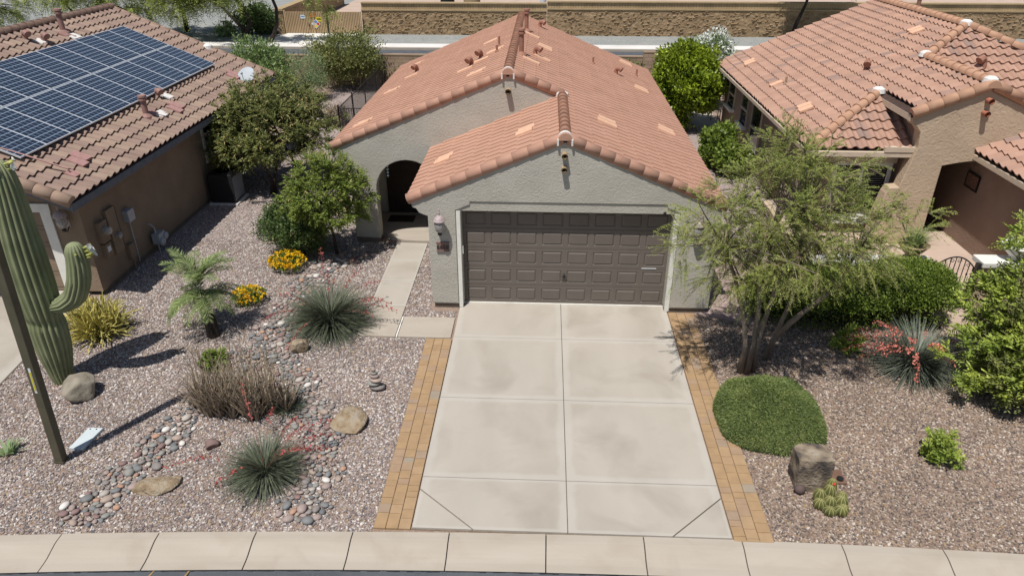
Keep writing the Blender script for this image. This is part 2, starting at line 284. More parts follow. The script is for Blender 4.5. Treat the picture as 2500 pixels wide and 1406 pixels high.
# front walk
walk = structure(MB().box(-4.76, -3.9, -1.73, 3.35, -0.1, -0.025).build('walkway', JOINT))
ys = [3.36, 2.2, 0.95, -0.35, -0.98, -1.74]
for a, b in zip(ys[:-1], ys[1:]): slab([(-4.78, b + g), (-3.89, b + g), (-3.89, a - g), (-4.78, a - g)], CONC2 if a < 0 else CONC, walk)
slab([(-3.83, -1.74), (-2.6, -1.74), (-2.6, -0.84), (-3.83, -0.84)], CONC2, walk)
slab([(-3.875, -1.74), (-3.845, -1.74), (-3.845, -0.84), (-3.875, -0.84)], TRIMW, walk, 0.006, 'joint_strip', 0)
porchf = structure(MB().prism([(-5.25, 3.9), (-5.0, 3.6), (-4.6, 3.42), (-4.2, 3.38), (-3.23, 3.38), (-3.23, 5.6), (-5.9, 5.6), (-5.9, 3.9)], -0.1, 0.07, 'z').build('porch_floor', CONC2))
# paver borders
def pavers(x0, x1, y0, y1, tones):
    p = structure(MB().box(x0 + .01, x1 - .01, y0 + .01, y1 - .01, -0.1, -0.012).build('paver_border', JOINT))
    wds = [0.2, 0.2, x1 - x0 - 0.4]; shapes = {}
    y = y1; flip = 0
    for c in range(3):
        xa = x0 + sum(wds[:c]); y = y1 - (0, 0.09, 0.03)[c]
        if y < y1: pieces = [(y1, y)]
        else: pieces = []
        while y > y0 + 0.02:
            L = random.choice((0.135, 0.2, 0.2, 0.2, 0.27)); yb = max(y0, y - L)
            if yb - y0 < 0.06: yb = y0
            pieces.append((y, yb)); y = yb
        for a, b in pieces:
            key = (round(wds[c], 3), round(a - b, 3))
            if key not in shapes: 
                hw, hl = key[0] / 2 - .0035, key[1] / 2 - .0035; bv = 0.006
                m = MB(); vs = [(-hw, -hl, -.06), (hw, -hl, -.06), (hw, hl, -.06), (-hw, hl, -.06), (-hw, -hl, -bv), (hw, -hl, -bv), (hw, hl, -bv), (-hw, hl, -bv), (-hw + bv, -hl + bv, 0), (hw - bv, -hl + bv, 0), (hw - bv, hl - bv, 0), (-hw + bv, hl - bv, 0)]
                m.add(vs, [(8, 9, 10, 11)] + [(i, (i + 1) % 4, (i + 1) % 4 + 4, i + 4) for i in range(4)] + [(i + 4, (i + 1) % 4 + 4, (i + 1) % 4 + 8, i + 8) for i in range(4)])
                shapes[key] = m.mesh('paver')
            put('paver', shapes[key], PAVER, p, Matrix.Translation((xa + wds[c] / 2, (a + b) / 2, 0.012 + random.uniform(-.004, .003))) @ Matrix.Rotation(random.uniform(-.012, .012), 4, 'Z'))
pavers(-3.16, -2.56, -7.40, -1.78, 0); pavers(2.54, 3.16, -7.42, -0.36, 0)
structure(MB().prism([(3.2, -0.34), (4.7, -0.9), (4.9, 2.4), (3.75, 2.6), (3.6, -0.1)], -0.05, -0.004, 'z').build('side_path', PINKP))
# neighbours' drive and courtyard floor
nd = structure(MB().prism([(-17.5, -9.0), (-11.3, -7.98), (-11.7, -4.0), (-11.85, -2.6), (-12.0, -0.6), (-12.05, 0.1), (-17.5, 0.1)], -0.1, -0.006, 'z').build('neighbour_driveway', JOINT))
for poly in ([(-17.4, -8.6), (-11.36, -7.95), (-11.72, -3.95), (-17.4, -3.95)], [(-17.4, -3.93), (-11.73, -3.93), (-11.87, -2.6), (-12.02, -0.6), (-12.05, 0.08), (-17.4, 0.08)]): slab(poly, CONC, nd, 0.005)
court = structure(MB().box(6.2, 12.0, 0.32, 4.9, -0.05, 0.0).build('courtyard_floor', JOINT))
for x0, x1, y0, y1 in ((6.2, 8.7, 0.33, 4.7), (8.72, 11.6, 2.32, 4.9), (8.72, 11.6, 0.0, 2.3), (8.85, 9.9, -1.9, -0.02)): slab([(x0, y0), (x1, y0), (x1, y1), (x0, y1)], PINKC, court, 0.02)
# back street, path, verge
structure(MB().box(-200, 200, 26.0, 34.4, -0.06, -0.018).build('back_road', ASPH))
bk = structure(MB().box(-200, 200, 34.4, 34.65, -0.06, 0.13).build('back_kerb', CONC2))
structure(MB().box(-200, 200, 34.65, 36.1, -0.06, 0.125).build('back_sidewalk', CONCW))
structure(MB().box(-14.5, 200, 36.1, 41.5, -0.06, 0.03).build('verge', GREYG)); structure(MB().box(-200, -14.5, 36.1, 75, -0.06, 0.03).build('verge', GREYG))
ap = structure(MB().prism([(-19.6, 34.5), (-15.2, 34.5), (-14.4, 40.15), (-20.0, 40.15), (-20.6, 36.4)], -0.05, 0.134, 'z').build('apron', CONCW))
structure(MB().box(-20.1, 120, 40.9, 120, -0.05, 0.05).build('service_yard', PINKC))
side = structure(MB().box(-11.7, -6.0, 3.4, 23.5, -0.05, -0.024).build('side_yard', GRAVELFAR)); structure(MB().box(3.5, 7.2, 2.6, 23.5, -0.05, -0.024).build('side_yard', GRAVELFAR))
structure(MB().box(6.2, 7.4, 12.6, 23.5, -0.03, -0.005).build('side_path', CONC))
structure(MB().box(-11.7, -9.5, 14.2, 23.5, -0.03, -0.014).build('side_yard', GRAVELFAR))

# ---------------------------------------------------------------- gravel: real stones scattered by geometry nodes
def scatter(name, quads, dens, smin, smax, mat, seed, sub=1, label=None, flat=0.6, z=-0.022, patch=True):
    mb = MB()
    for q in quads: mb.add([(x, y, z) for x, y in q], [tuple(range(len(q)))])
    o = put(name, mb.mesh(name), SOIL)
    ng = bpy.data.node_groups.new(name, 'GeometryNodeTree')
    ng.interface.new_socket('Geometry', in_out='INPUT', socket_type='NodeSocketGeometry'); ng.interface.new_socket('Geometry', in_out='OUTPUT', socket_type='NodeSocketGeometry')
    N = ng.nodes.new; L = ng.links.new
    gi, go = N('NodeGroupInput'), N('NodeGroupOutput')
    di = N('GeometryNodeDistributePointsOnFaces'); di.inputs['Density'].default_value = dens; di.inputs['Seed'].default_value = seed
    L(gi.outputs[0], di.inputs['Mesh'])
    if patch:
        no = N('ShaderNodeTexNoise'); no.inputs['Scale'].default_value = 0.55; no.inputs['Detail'].default_value = 4
        mr = N('ShaderNodeMapRange'); mr.inputs[1].default_value = 0.3; mr.inputs[2].default_value = 0.48; mr.inputs[3].default_value = 0.22; mr.inputs[4].default_value = 1.0
        ml = N('ShaderNodeMath'); ml.operation = 'MULTIPLY'; ml.inputs[1].default_value = dens
        L(no.outputs[0], mr.inputs[0]); L(mr.outputs[0], ml.inputs[0]); L(ml.outputs[0], di.inputs['Density'])
    ic = N('GeometryNodeMeshIcoSphere'); ic.inputs['Radius'].default_value = 1.0; ic.inputs['Subdivisions'].default_value = sub
    sm = N('GeometryNodeSetMaterial'); sm.inputs['Material'].default_value = mat; L(ic.outputs[0], sm.inputs['Geometry'])
    ip = N('GeometryNodeInstanceOnPoints'); L(di.outputs['Points'], ip.inputs['Points']); L(sm.outputs[0], ip.inputs['Instance'])
    rv = N('FunctionNodeRandomValue'); rv.data_type = 'FLOAT_VECTOR'; rv.inputs[0].default_value = (smin, smin * 0.8, smin * flat); rv.inputs[1].default_value = (smax, smax * 0.85, smax * flat); rv.inputs['Seed'].default_value = seed + 1
    L(rv.outputs[0], ip.inputs['Scale'])
    rr = N('FunctionNodeRandomValue'); rr.data_type = 'FLOAT_VECTOR'; rr.inputs[0].default_value = (-0.5, -0.5, 0); rr.inputs[1].default_value = (0.5, 0.5, 6.283); rr.inputs['Seed'].default_value = seed + 2
    L(rr.outputs[0], ip.inputs['Rotation'])
    L(ip.outputs[0], go.inputs[0])
    md = o.modifiers.new('scatter', 'NODES'); md.node_group = ng
    return tag(o, label, None, None, 'stuff')
ky = kerb_y
left = [[(-11.36, -7.95), (-9, ky(-9) - .0), (-7, ky(-7)), (-5, ky(-5)), (-4.8, ky(-4.8)), (-4.8, 3.4), (-11.6, 3.4), (-11.6, 0), (-12.0, -0.6), (-11.85, -2.6), (-11.7, -4.0)],
        [(-4.8, ky(-4.8)), (-3.17, ky(-3.17)), (-3.17, -1.76), (-4.8, -1.76)], [(-3.88, -0.83), (-2.6, -0.83), (-2.6, -0.5), (-3.88, -0.5)], [(-3.88, -0.5), (-3.25, -0.5), (-3.25, 3.35), (-3.88, 3.35)]]
scatter('gravel', left, 1300, 0.011, 0.033, PEBBLE, 3, label='pinkish grey gravel covering the front yard left of the driveway')['category'] = 'gravel'
rightq = [[(3.17, ky(3.2)), (6, ky(6)), (9, ky(9)), (12, ky(12)), (12, -1.6), (3.17, -1.6)], [(4.75, -1.6), (9.1, -1.6), (9.1, 0.9), (4.95, 0.9)], [(3.17, -1.6), (4.7, -1.6), (4.7, -0.95), (3.17, -0.4)], [(10.1, -1.6), (12, -1.6), (12, 0.9), (10.1, .9)]]
scatter('gravel', rightq, 1300, 0.011, 0.033, PEBBLE2, 13, label='brown and grey gravel covering the front yard right of the driveway')['category'] = 'gravel'
scatter('gravel', [[(-11.6, 3.4), (-6.1, 3.4), (-6.1, 10), (-11.6, 10)]], 900, 0.014, 0.03, PEBBLE, 23, label='gravel in the alley between the brown house and the grey house')['category'] = 'gravel'

# ---------------------------------------------------------------- dry creek of river stones
def blob(sub, amp, freq, seed, sc=(1, 1, 1), flatb=None):
    bm = bmesh.new(); bmesh.ops.create_icosphere(bm, subdivisions=sub, radius=1.0); r = np.random.default_rng(seed); k = r.normal(size=(6, 3)) * freq; ph = r.uniform(0, 6.28, 6)
    for v in bm.verts:
        d = sum(math.sin(k[i] @ np.array(v.co) + ph[i]) for i in range(6)) / 6; v.co *= 1 + amp * d
        v.co.x *= sc[0]; v.co.y *= sc[1]; v.co.z *= sc[2]
        if flatb is not None and v.co.z < flatb: v.co.z = flatb
    return bm
def blobmesh(name, *a, smooth=True, **k):
    bm = blob(*a, **k); me = bpy.data.meshes.new(name); bm.to_mesh(me); bm.free()
    if smooth: me.polygons.foreach_set('use_smooth', np.ones(len(me.polygons), bool))
    return me
RS = [blobmesh('river_stone', 2, 0.18, 1.1, 40 + i, sc=(1, random.uniform(.65, .85), random.uniform(.38, .55))) for i in range(7)]
creek = structure(MB().prism([(-6.4, 1.2), (-5.7, 1.6), (-5.2, 2.6), (-6.2, 2.5)], -0.05, -0.026, 'z').build('dry_creek_bed', SOIL))
PATHS = [([(-5.75, 2.6), (-6.2, 2.1), (-6.5, 1.4), (-6.65, 0.7), (-6.68, -0.3), (-6.66, -1.28), (-6.77, -2.35), (-6.85, -2.9)], 0.46),
         ([(-6.85, -2.8), (-7.15, -3.7), (-7.33, -4.6), (-7.54, -5.55), (-7.65, -6.4), (-7.9, -7.1), (-7.9, -7.55)], 0.40),
         ([(-6.5, -2.6), (-6.05, -3.0), (-5.35, -3.95), (-4.95, -4.75), (-4.65, -5.4), (-4.4, -5.95), (-4.4, -6.66), (-4.45, -7.3)], 0.40)]
stones = []
for path, hw in PATHS:
    P = [Vector((*p, 0)) for p in path]; tot = sum((b - a).length for a, b in zip(P[:-1], P[1:])); n_try = int(tot * hw * 2 * 520)
    for _ in range(n_try):
        t = random.random() * (len(P) - 1); i = int(t); p = P[i].lerp(P[i + 1], t - i); d = (P[i + 1] - P[i]).normalized(); o = random.gauss(0, 0.6)
        if abs(o) > 1: continue
        q = p + Vector((-d.y, d.x, 0)) * o * hw * (1 + 0.25 * math.sin(t * 5)); s = random.choice((0.045, 0.05, 0.06, 0.065, 0.075, 0.085, 0.105))
        if all((q - c).length > (s + r) * 0.74 for c, r in stones): stones.append((q, s))
stones.sort(key=lambda s: (s[0] - CAM).length / s[1])
restm = []
for i, (q, s) in enumerate(stones):
    mw = Matrix.Translation((q.x, q.y, s * 0.16 - 0.008 + random.uniform(0, .012))) @ Matrix.Rotation(random.uniform(0, 6.28), 4, 'Z') @ Matrix.Rotation(random.uniform(-.25, .25), 4, 'X') @ Matrix.Diagonal((s, s, s, 1))
    if i < 300: put('river_stone', random.choice(RS), RIVER, creek, mw)
    else: restm.append(mw)
def merged(meshes, mws, name, mat, parent):
    bm = bmesh.new()
    for mw in mws:
        me = random.choice(meshes) if isinstance(meshes, list) else meshes; n0 = len(bm.verts); bm.from_mesh(me); bm.verts.ensure_lookup_table(); bmesh.ops.transform(bm, matrix=mw, verts=bm.verts[n0:])
    me = bpy.data.meshes.new(name); bm.to_mesh(me); bm.free(); o = put(name, me, mat, parent); o['kind'] = 'stuff'; return o
if restm: merged(RS, restm, 'small_river_stones', RIVER, creek)
# ================================================================ ROOF TILES
def s_tile(w=0.305, L=0.44, amp=0.062, th=0.034):
    n = 10; xs = [w * 1.06 * i / n for i in range(n + 1)]
    def zp(x):
        t = x / w
        return amp * math.sin(math.pi * t / 0.58) if t < 0.58 else -0.28 * amp * math.sin(math.pi * min(1, (t - 0.58) / 0.42))
    V = [(x, 0, zp(x) + 0.078) for x in xs] + [(x, L, zp(x) + 0.015) for x in xs] + [(x, 0.003, zp(x) + 0.078 - th) for x in xs]
    m = n + 1; Fc = [(i, i + 1, i + 1 + m, i + m) for i in range(n)] + [(i + 2 * m, i + 1 + 2 * m, i + 1, i) for i in range(n)]
    return V, Fc
def flat_tile(w=0.30, L=0.42, flip=False):
    g_ = 0.004; prof = [(0.0 + g_, 0.034), (0.05, 0.041), (0.15, 0.047), (w - 0.05, 0.051), (w - g_, 0.051)]; m = len(prof)
    V = [(x, 0, z + 0.010) for x, z in prof] + [(x, L, z - 0.004) for x, z in prof] + [(x, 0.004, z - 0.012) for x, z in prof] + [(w - g_, 0, 0.02), (w - g_, L, 0.0)]
    Fc = [(i, i + 1, i + 1 + m, i + m) for i in range(m - 1)] + [(i + 2 * m, i + 1 + 2 * m, i + 1, i) for i in range(m - 1)] + [(m - 1, 3 * m, 3 * m + 1, 2 * m - 1)]
    if flip: V = [(w - x, y, z) for x, y, z in V]; Fc = [tuple(reversed(f)) for f in Fc]
    return V, Fc
def cap_mesh(L, r0, r1, ang=100, n=9, sq=1.0):
    V = []; 
    for x, r in ((0, r0), (L, r1)):
        for k in range(n + 1):
            q = math.radians(-ang + 2 * ang * k / n); V.append((x, r * math.sin(q), r * math.cos(q) * sq))
    m = n + 1; V.append((0, 0, -0.02)); Fc = [(i, i + m, i + 1 + m, i + 1) for i in range(n)] + [(2 * m, i, i + 1) for i in range(n)]
    me = bpy.data.meshes.new('cap'); me.from_pydata(V, [], Fc); me.polygons.foreach_set('use_smooth', np.array([i < n for i in range(len(Fc))])); me.update(); return me
class Roof:
    """collects tiles of one house; the 300 nearest become parts, the rest one part"""
    def __init__(s, part, mat, limit=300): s.part = part; s.mat = mat; s.items = []; s.limit = limit
    def lay(s, tile, O, u, v, rows, cols, du, dv, clips=(), stagger=False, lift=0.0):
        O, u, v = Vector(O), Vector(u).normalized(), Vector(v).normalized(); n = u.cross(v)
        me = bpy.data.meshes.new('roof_tile'); me.from_pydata(tile[0], [], tile[1]); me.update()
        for j in range(rows):
            off = -du / 2 if stagger and j % 2 else 0
            for i in range(cols + (1 if off else 0)):
                p = O + u * (i * du + off) + v * (j * dv) + n * lift
                cs = [p + u * a + v * b for a in (0.0, du) for b in (0.0, dv)]
                inside = [min((c - cp).dot(cn) for c in cs) for cp, cn in clips]; outs = [max((c - cp).dot(cn) for c in cs) for cp, cn in clips]
                if outs and min(outs) < 0.03: continue
                cut = [c for c, d in zip(clips, inside) if d < -0.005]
                jit = n * random.uniform(0, .005) + v * random.uniform(-.006, .006)
                mw = Matrix(((u.x, v.x, n.x, p.x + jit.x), (u.y, v.y, n.y, p.y + jit.y), (u.z, v.z, n.z, p.z + jit.z), (0, 0, 0, 1))) @ Matrix.Rotation(random.uniform(-.008, .008), 4, 'Z')
                s.items.append(((p - CAM).length, me, mw, cut))
    @staticmethod
    def cutmesh(me, mw, cut):
        bm = bmesh.new(); bm.from_mesh(me); bmesh.ops.transform(bm, matrix=mw, verts=bm.verts)
        for cp, cn in cut: bmesh.ops.bisect_plane(bm, geom=bm.verts[:] + bm.edges[:] + bm.faces[:], plane_co=cp, plane_no=-cn, clear_outer=True)
        return bm
    def done(s):
        s.items.sort(key=lambda t: t[0]); big = bmesh.new(); made = 0
        for k, (d, me, mw, cut) in enumerate(s.items):
            if made < s.limit:
                if not cut: put('roof_tile', me, s.mat, s.part, mw); made += 1
                else:
                    bm = s.cutmesh(me, mw, cut)
                    if len(bm.faces):
                        bm.transform(mw.inverted()); m2 = bpy.data.meshes.new('roof_tile'); bm.to_mesh(m2); put('roof_tile', m2, s.mat, s.part, mw); made += 1
                    bm.free()
            else:
                tmp = bpy.data.meshes.new('t'); bm = s.cutmesh(me, mw, cut); bm.to_mesh(tmp); bm.free(); big.from_mesh(tmp); bpy.data.meshes.remove(tmp)
        if len(big.verts):
            me = bpy.data.meshes.new('far_roof_tiles'); big.to_mesh(me); o = put('far_roof_tiles', me, s.mat, s.part); o['kind'] = 'stuff'
        big.free()
def caps(part, name, p0, p1, r, exp, mat, upv=(0, 0, 1), sq=1.0, ang=100, taper=0.84, shift=0.0):
    p0, p1 = Vector(p0), Vector(p1); d = p1 - p0; L = d.length; d.normalize(); n = max(1, round(L / exp)); e = L / n
    me = cap_mesh(e * 1.12, r, r * taper, ang, sq=sq); z = Vector(upv); z = (z - d * z.dot(d)).normalized(); y = z.cross(d)
    for i in range(n):
        p = p0 + d * (i * e); o = put(name, me, mat, part, Matrix(((d.x, y.x, z.x, p.x), (d.y, y.y, z.y, p.y), (d.z, y.z, z.z, p.z), (0, 0, 0, 1))) @ Matrix.Rotation(random.uniform(-.01, .01), 4, 'Z') @ Matrix.Rotation(0.02, 4, 'Y'))
def planebox(part, name, p, u, v, su, sv, h, mat, lift=0.06, bev=0):
    u, v = Vector(u).normalized(), Vector(v).normalized(); n = u.cross(v); p = Vector(p) + n * lift
    mw = Matrix(((u.x, v.x, n.x, p.x), (u.y, v.y, n.y, p.y), (u.z, v.z, n.z, p.z), (0, 0, 0, 1)))
    return MB().box(-su / 2, su / 2, -sv / 2, sv / 2, -0.03, h).build(name, mat, part, bevel=bev, mw=mw)
def pipe_vent(part, p, h, r, mat, flash=None, name='vent_pipe'):
    m = MB().lathe([(r * 2.4, -0.05), (r * 2.2, 0.05), (r * 1.2, 0.12), (r, 0.14), (r, h - 0.16), (r * 1.55, h - 0.155), (r * 1.55, h - 0.10), (r * 1.1, h - 0.09), (r * 1.1, h - 0.06), (r * 1.6, h - 0.055), (r * 1.5, h)], p, 12)
    return m.build(name, mat, part)
def stub(part, p, h, r, mat): return MB().lathe([(r * 1.8, -0.04), (r * 1.6, 0.03), (r, 0.06), (r, h)], p, 10).build('vent_stub', mat, part)
def hood(part, p, d, mat, s=1.0):
    """gooseneck roof vent opening towards d"""
    d = Vector(d).normalized(); p = Vector(p); q = [p + Vector((0, 0, -0.04)), p + Vector((0, 0, 0.12 * s)), p + Vector((0, 0, 0.2 * s)) + d * 0.05, p + Vector((0, 0, 0.21 * s)) + d * 0.14, p + Vector((0, 0, 0.16 * s)) + d * 0.22]
    return MB().tube(q, [0.09 * s, 0.075 * s, 0.085 * s, 0.1 * s, 0.11 * s], 9).build('hood_vent', mat, part)
def lantern(house, p, n=(0, -1, 0), s=1.0):
    p = Vector(p); n = Vector(n); c = p + n * 0.17 * s
    o = MB().lathe([(0.03, 0.02), (0.055, 0.05), (0.05, 0.08), (0.025, 0.1)], c + Vector((0, 0, -0.24 * s)), 10).tube([p + Vector((0, 0, -0.18 * s)), p + n * 0.09 * s + Vector((0, 0, -0.26 * s)), c + Vector((0, 0, -0.2 * s))], 0.014, 6).build('wall_lantern', DARK, house)
    MB().lathe([(0.06 * s, -0.14 * s), (0.095 * s, -0.06 * s), (0.1 * s, 0.0), (0.085 * s, 0.09 * s)], c, 12).build('lamp_glass', LGLASS, o)
    for k in range(6):
        q = 2 * math.pi * k / 6; e = Vector((math.cos(q), math.sin(q), 0)); MB().tube([c + e * 0.064 * s + Vector((0, 0, -0.14 * s)), c + e * 0.104 * s, c + e * 0.09 * s + Vector((0, 0, 0.09 * s))], 0.007, 4).build('lamp_rib', LAMPM, o)
    MB().lathe([(0.12 * s, 0.085 * s), (0.125 * s, 0.1 * s), (0.09 * s, 0.16 * s), (0.05 * s, 0.2 * s), (0.02, 0.21 * s), (0.018, 0.25 * s), (0.03, 0.27 * s), (0.015, 0.30 * s), (0.024, 0.325 * s), (0.008, 0.36 * s)], c, 12).build('lamp_cap', LAMPM, o)
    MB().box(-0.05, 0.05, -0.012, 0.012, -0.26, -0.06, Matrix.Translation(p) @ n.to_track_quat('-Y', 'Z').to_matrix().to_4x4()).build('back_plate', LAMPM, o); return o
SLP = 0.415; CS = 1 / math.hypot(1, SLP); SN = SLP * CS
def frame(part, name, x0, x1, z0, z1, y, wdt, dep, mat, axis='y'):
    m = MB(); rects = [(x0 - wdt, x1 + wdt, z1, z1 + wdt), (x0 - wdt, x1 + wdt, z0 - wdt, z0), (x0 - wdt, x0, z0, z1), (x1, x1 + wdt, z0, z1)]
    for a, b, c, d in rects:
        if axis == 'y': m.box(a, b, y - dep, y, c, d)
        else: m.box(y, y + dep, a, b, c, d)
    return m.build(name, mat, part)

# ================================================================ GREY HOUSE (centre)
H = thing('grey_house', 'grey stucco house with terracotta roof and brown double garage door', 'house', (0, 5, 0))
RX, RZ, EX, EZ = -1.53, 4.90, 3.6, 2.771; GX, GZ = -0.10, 4.306; LX, LZ = -6.46, 2.854; GLX, GLZ = -3.65, 2.833; YB, YM, YG = 14.4, 3.43, -0.37
deck = MB(); t = 0.05
def sheet(m, pts, t=0.06): 
    n = len(pts); m.add([Vector(p) - Vector((0, 0, 0.0)) for p in pts] + [Vector(p) - Vector((0, 0, t)) for p in pts], [tuple(range(n)), tuple(range(2 * n - 1, n - 1, -1))] + [(i, i + n, (i + 1) % n + n, (i + 1) % n) for i in range(n)])
dz = -0.03
sheet(deck, [(EX, YG + .06, EZ + dz), (EX, YB, EZ + dz), (RX, YB, RZ + dz), (RX, YM + .06, RZ + dz), (GX, YM + .06, GZ + dz), (GX, YG + .06, GZ + dz)])
sheet(deck, [(LX, YM + .06, LZ + dz), (RX, YM + .06, RZ + dz), (RX, YB, RZ + dz), (LX, YB, LZ + dz)])
sheet(deck, [(GLX, YG + .06, GLZ + dz), (GX, YG + .06, GZ + dz), (GX, 3.45, GZ + dz), (GLX, 3.45, GLZ + dz)])
roofC = deck.build('roof', UNDER, H)
R_ = Roof(roofC, TILEC)
V = Vector
ftR, ftL = flat_tile(flip=True), flat_tile()
rl = (EX - RX) / CS; nr = 15; dvR = rl / nr
row = lambda j: V((EX, YG - .1, EZ)) + V((-CS, 0, SN)) * (j * dvR)
front, mid, back = (V((0, YG, 0)), V((0, 1, 0))), (V((0, YM, 0)), V((0, 1, 0))), (V((0, YB, 0)), V((0, -1, 0)))
R_.lay(ftR, row(0), (0, 1, 0), (-CS, 0, SN), 10, 51, 0.30, dvR, [front, back], True)
R_.lay(ftR, row(10), (0, 1, 0), (-CS, 0, SN), 1, 13, 0.30, dvR, [front, (V((GX - .02, 0, 0)), V((1, 0, 0))), (V((0, YM + .02, 0)), V((0, -1, 0)))], True)
R_.lay(ftR, row(10), (0, 1, 0), (-CS, 0, SN), 5, 51, 0.30, dvR, [mid, back], True)
ll = (RX - LX) / CS; nl = round(ll / dvR)
R_.lay(ftL, (LX, YB, LZ), (0, -1, 0), (CS, 0, SN), nl, 38, 0.30, ll / nl, [(V((0, YM, 0)), V((0, 1, 0))), (V((0, YB, 0)), V((0, -1, 0)))], True)
gl = (GX - GLX) / CS; ngl = round(gl / dvR)
R_.lay(ftL, (GLX, 3.45, GLZ), (0, -1, 0), (CS, 0, SN), ngl, 13, 0.30, gl / ngl, [(V((0, YG, 0)), V((0, 1, 0))), (V((0, 3.45, 0)), V((0, -1, 0)))], True)
R_.done()
up_ = 0.045
caps(roofC, 'ridge_tile', (RX, YM + .1, RZ + up_), (RX, YB, RZ + up_), 0.135, 0.36, RIDGEO, taper=0.78); caps(roofC, 'ridge_tile', (GX, YG + .12, GZ + up_), (GX, YM + .05, GZ + up_), 0.135, 0.34, RIDGEO, taper=0.78)
ry = 0.075
for (a, b) in (((LX, LZ), (RX - .1, RZ - .04)), ((GLX, GLZ), (GX - .1, GZ - .04)), ((EX, EZ), (GX + .1, GZ - .04))):
    yy = YM if a[0] == LX else YG
    caps(roofC, 'rake_tile', (a[0], yy + ry, a[1] - .02), (b[0], yy + ry, b[1] - .02), 0.125, 0.37, RIDGEC, upv=(0, -0.75, 0.66), ang=115, taper=0.965)
caps(roofC, 'rake_tile', (GX, YM + ry, GZ + .04), (RX + .1, YM + ry, RZ - .04), 0.125, 0.36, RIDGEC, upv=(0, -0.75, 0.66), ang=115, taper=0.965)
for x, y, z in ((RX, YM, RZ), (GX, YG, GZ)):
    MB().prism([(x + math.sin(math.radians(q)) * 0.15, z - .03 + math.cos(math.radians(q)) * 0.15) for q in range(-100, 101, 20)], y - .055, y + .3, 'y').build('apex_tile', RIDGEC, roofC, bevel=.01)
    mm = MB()
    for q in range(-100, 100, 20):
        for rr_, y0_, y1_ in ((0.158, y + .02, y + .12),):
            a0, a1 = math.radians(q), math.radians(q + 20); mm.add([(x + math.sin(a) * r2, yv, z - .03 + math.cos(a) * r2) for a in (a0, a1) for r2 in (0.13, 0.162) for yv in (y0_, y1_)], [(0, 1, 3, 2), (4, 6, 7, 5), (0, 4, 5, 1), (2, 3, 7, 6), (0, 2, 6, 4), (1, 5, 7, 3)])
    for sd in (-1, 1): mm.box(x + sd * .155 - .02, x + sd * .155 + .02, y - .075, y + .12, z - .16, z - .02)
    mm.build('mortar', MORT, roofC)
MB().lathe([(0.17, -0.05), (0.16, 0.06), (0.1, 0.1), (0.02, 0.11)], (GX, YM - .02, GZ + .02), 12).build('mortar', MORT, roofC)
# roof furniture
uR, vR, uL, vL = (0, 1, 0), (-CS, 0, SN), (0, -1, 0), (CS, 0, SN)
zR = lambda x: RZ - SLP * (x - RX); zL = lambda x: RZ - SLP * (RX - x); zG = lambda x: GZ - SLP * (GX - x)
pipe_vent(roofC, (-1.24, 10.74, zR(-1.24)), 0.78, 0.07, VENT); pipe_vent(roofC, (-1.27, 6.27, zR(-1.27)), 0.78, 0.07, VENT)
for x, y in ((-0.79, 12.98), (-0.88, 7.17), (1.92, 10.15)): hood(roofC, (x, y, zR(x) + .05), (1, -0.6, 0), VENT, 0.9)
for x, y in ((-2.57, 7.49), (-2.81, 6.79), (-5.18, 10.66)): hood(roofC, (x, y, zL(x) + .05), (-0.6, -1, 0), VENT, 0.9)
for x, y, h in ((1.10, 10.08, .22), (2.82, 11.56, .24)): stub(roofC, (x, y, zR(x) + .05), h, 0.035, VENT)
for x, y, h in ((-2.05, 8.22, .3), (-2.06, 7.24, .2)): stub(roofC, (x, y, zL(x) + .05), h, 0.035, VENT)
for x, y, k in ((-1.0, 5.93, 1), (-0.61, 9.09, 2), (-0.68, 7.04, 1), (2.56, 13.44, 2), (2.7, 9.25, 2), (1.0, 2.49, 2), (2.86, 4.49, 2), (-1.05, 10.3, 1)):
    for i in range(k): planebox(roofC, 'replacement_tile', (x + .02 * i, y + (i - .5) * .28 * (k - 1), zR(x)), uR, vR, 0.27, 0.52 - .06 * i, 0.03, PATCHC, 0.05)
for x, y, k in ((-2.43, 10.13, 2), (-2.15, 7.73, 2), (-2.95, 6.4, 1), (-2.52, 5.16, 2), (-5.24, 9.95, 1), (-5.53, 12.7, 2), (-5.69, 8.56, 2), (-5.8, 4.72, 2), (-2.5, 6.9, 1)):
    for i in range(k): planebox(roofC, 'replacement_tile', (x + .06 * i, y + (i - .5) * .28 * (k - 1), zL(x)), uL, vL, 0.27, 0.5, 0.03, PATCHC, 0.05)
for x, y in ((-1.01, 1.31), (-3.05, 1.67)):
    for i in range(2): planebox(roofC, 'replacement_tile', (x + .05 * i, y + (i - .5) * .29, zG(x)), uL, vL, 0.28, 0.42, 0.035, PATCHC, 0.055)
# walls
zt = lambda x: GZ - SLP * abs(x - GX) - 0.10
outer = [(-3.2, .13), (-3.2, 2.42), (-3.27, 2.44), (-3.4, 2.5), (-3.46, 2.6), (-3.55, 2.63), (-3.57, zt(-3.57)), (GX, zt(GX)), (3.5, zt(3.5)), (3.5, .13), (2.58, .13), (2.58, 2.58), (2.52, 2.60), (2.40, 2.66), (2.30, 2.70), (2.27, 2.71), (2.27, 2.79), (-2.22, 2.79), (-2.22, 2.71), (-2.26, 2.70), (-2.36, 2.66), (-2.48, 2.60), (-2.56, 2.58), (-2.56, .13)]
MB().prism(outer, -0.35, -0.325, 'y').build('garage_front_wall', STUC, H, bevel=.012)
MB().prism([(-3.15, .1), (-3.15, 2.6), (-2.7, 2.95), (2.7, 2.95), (3.44, 2.6), (3.44, .1), (2.44, .1), (2.44, 2.56), (-2.44, 2.56), (-2.44, .1)], -0.322, -0.03, 'y').build('garage_inner_frame', STUC, H)
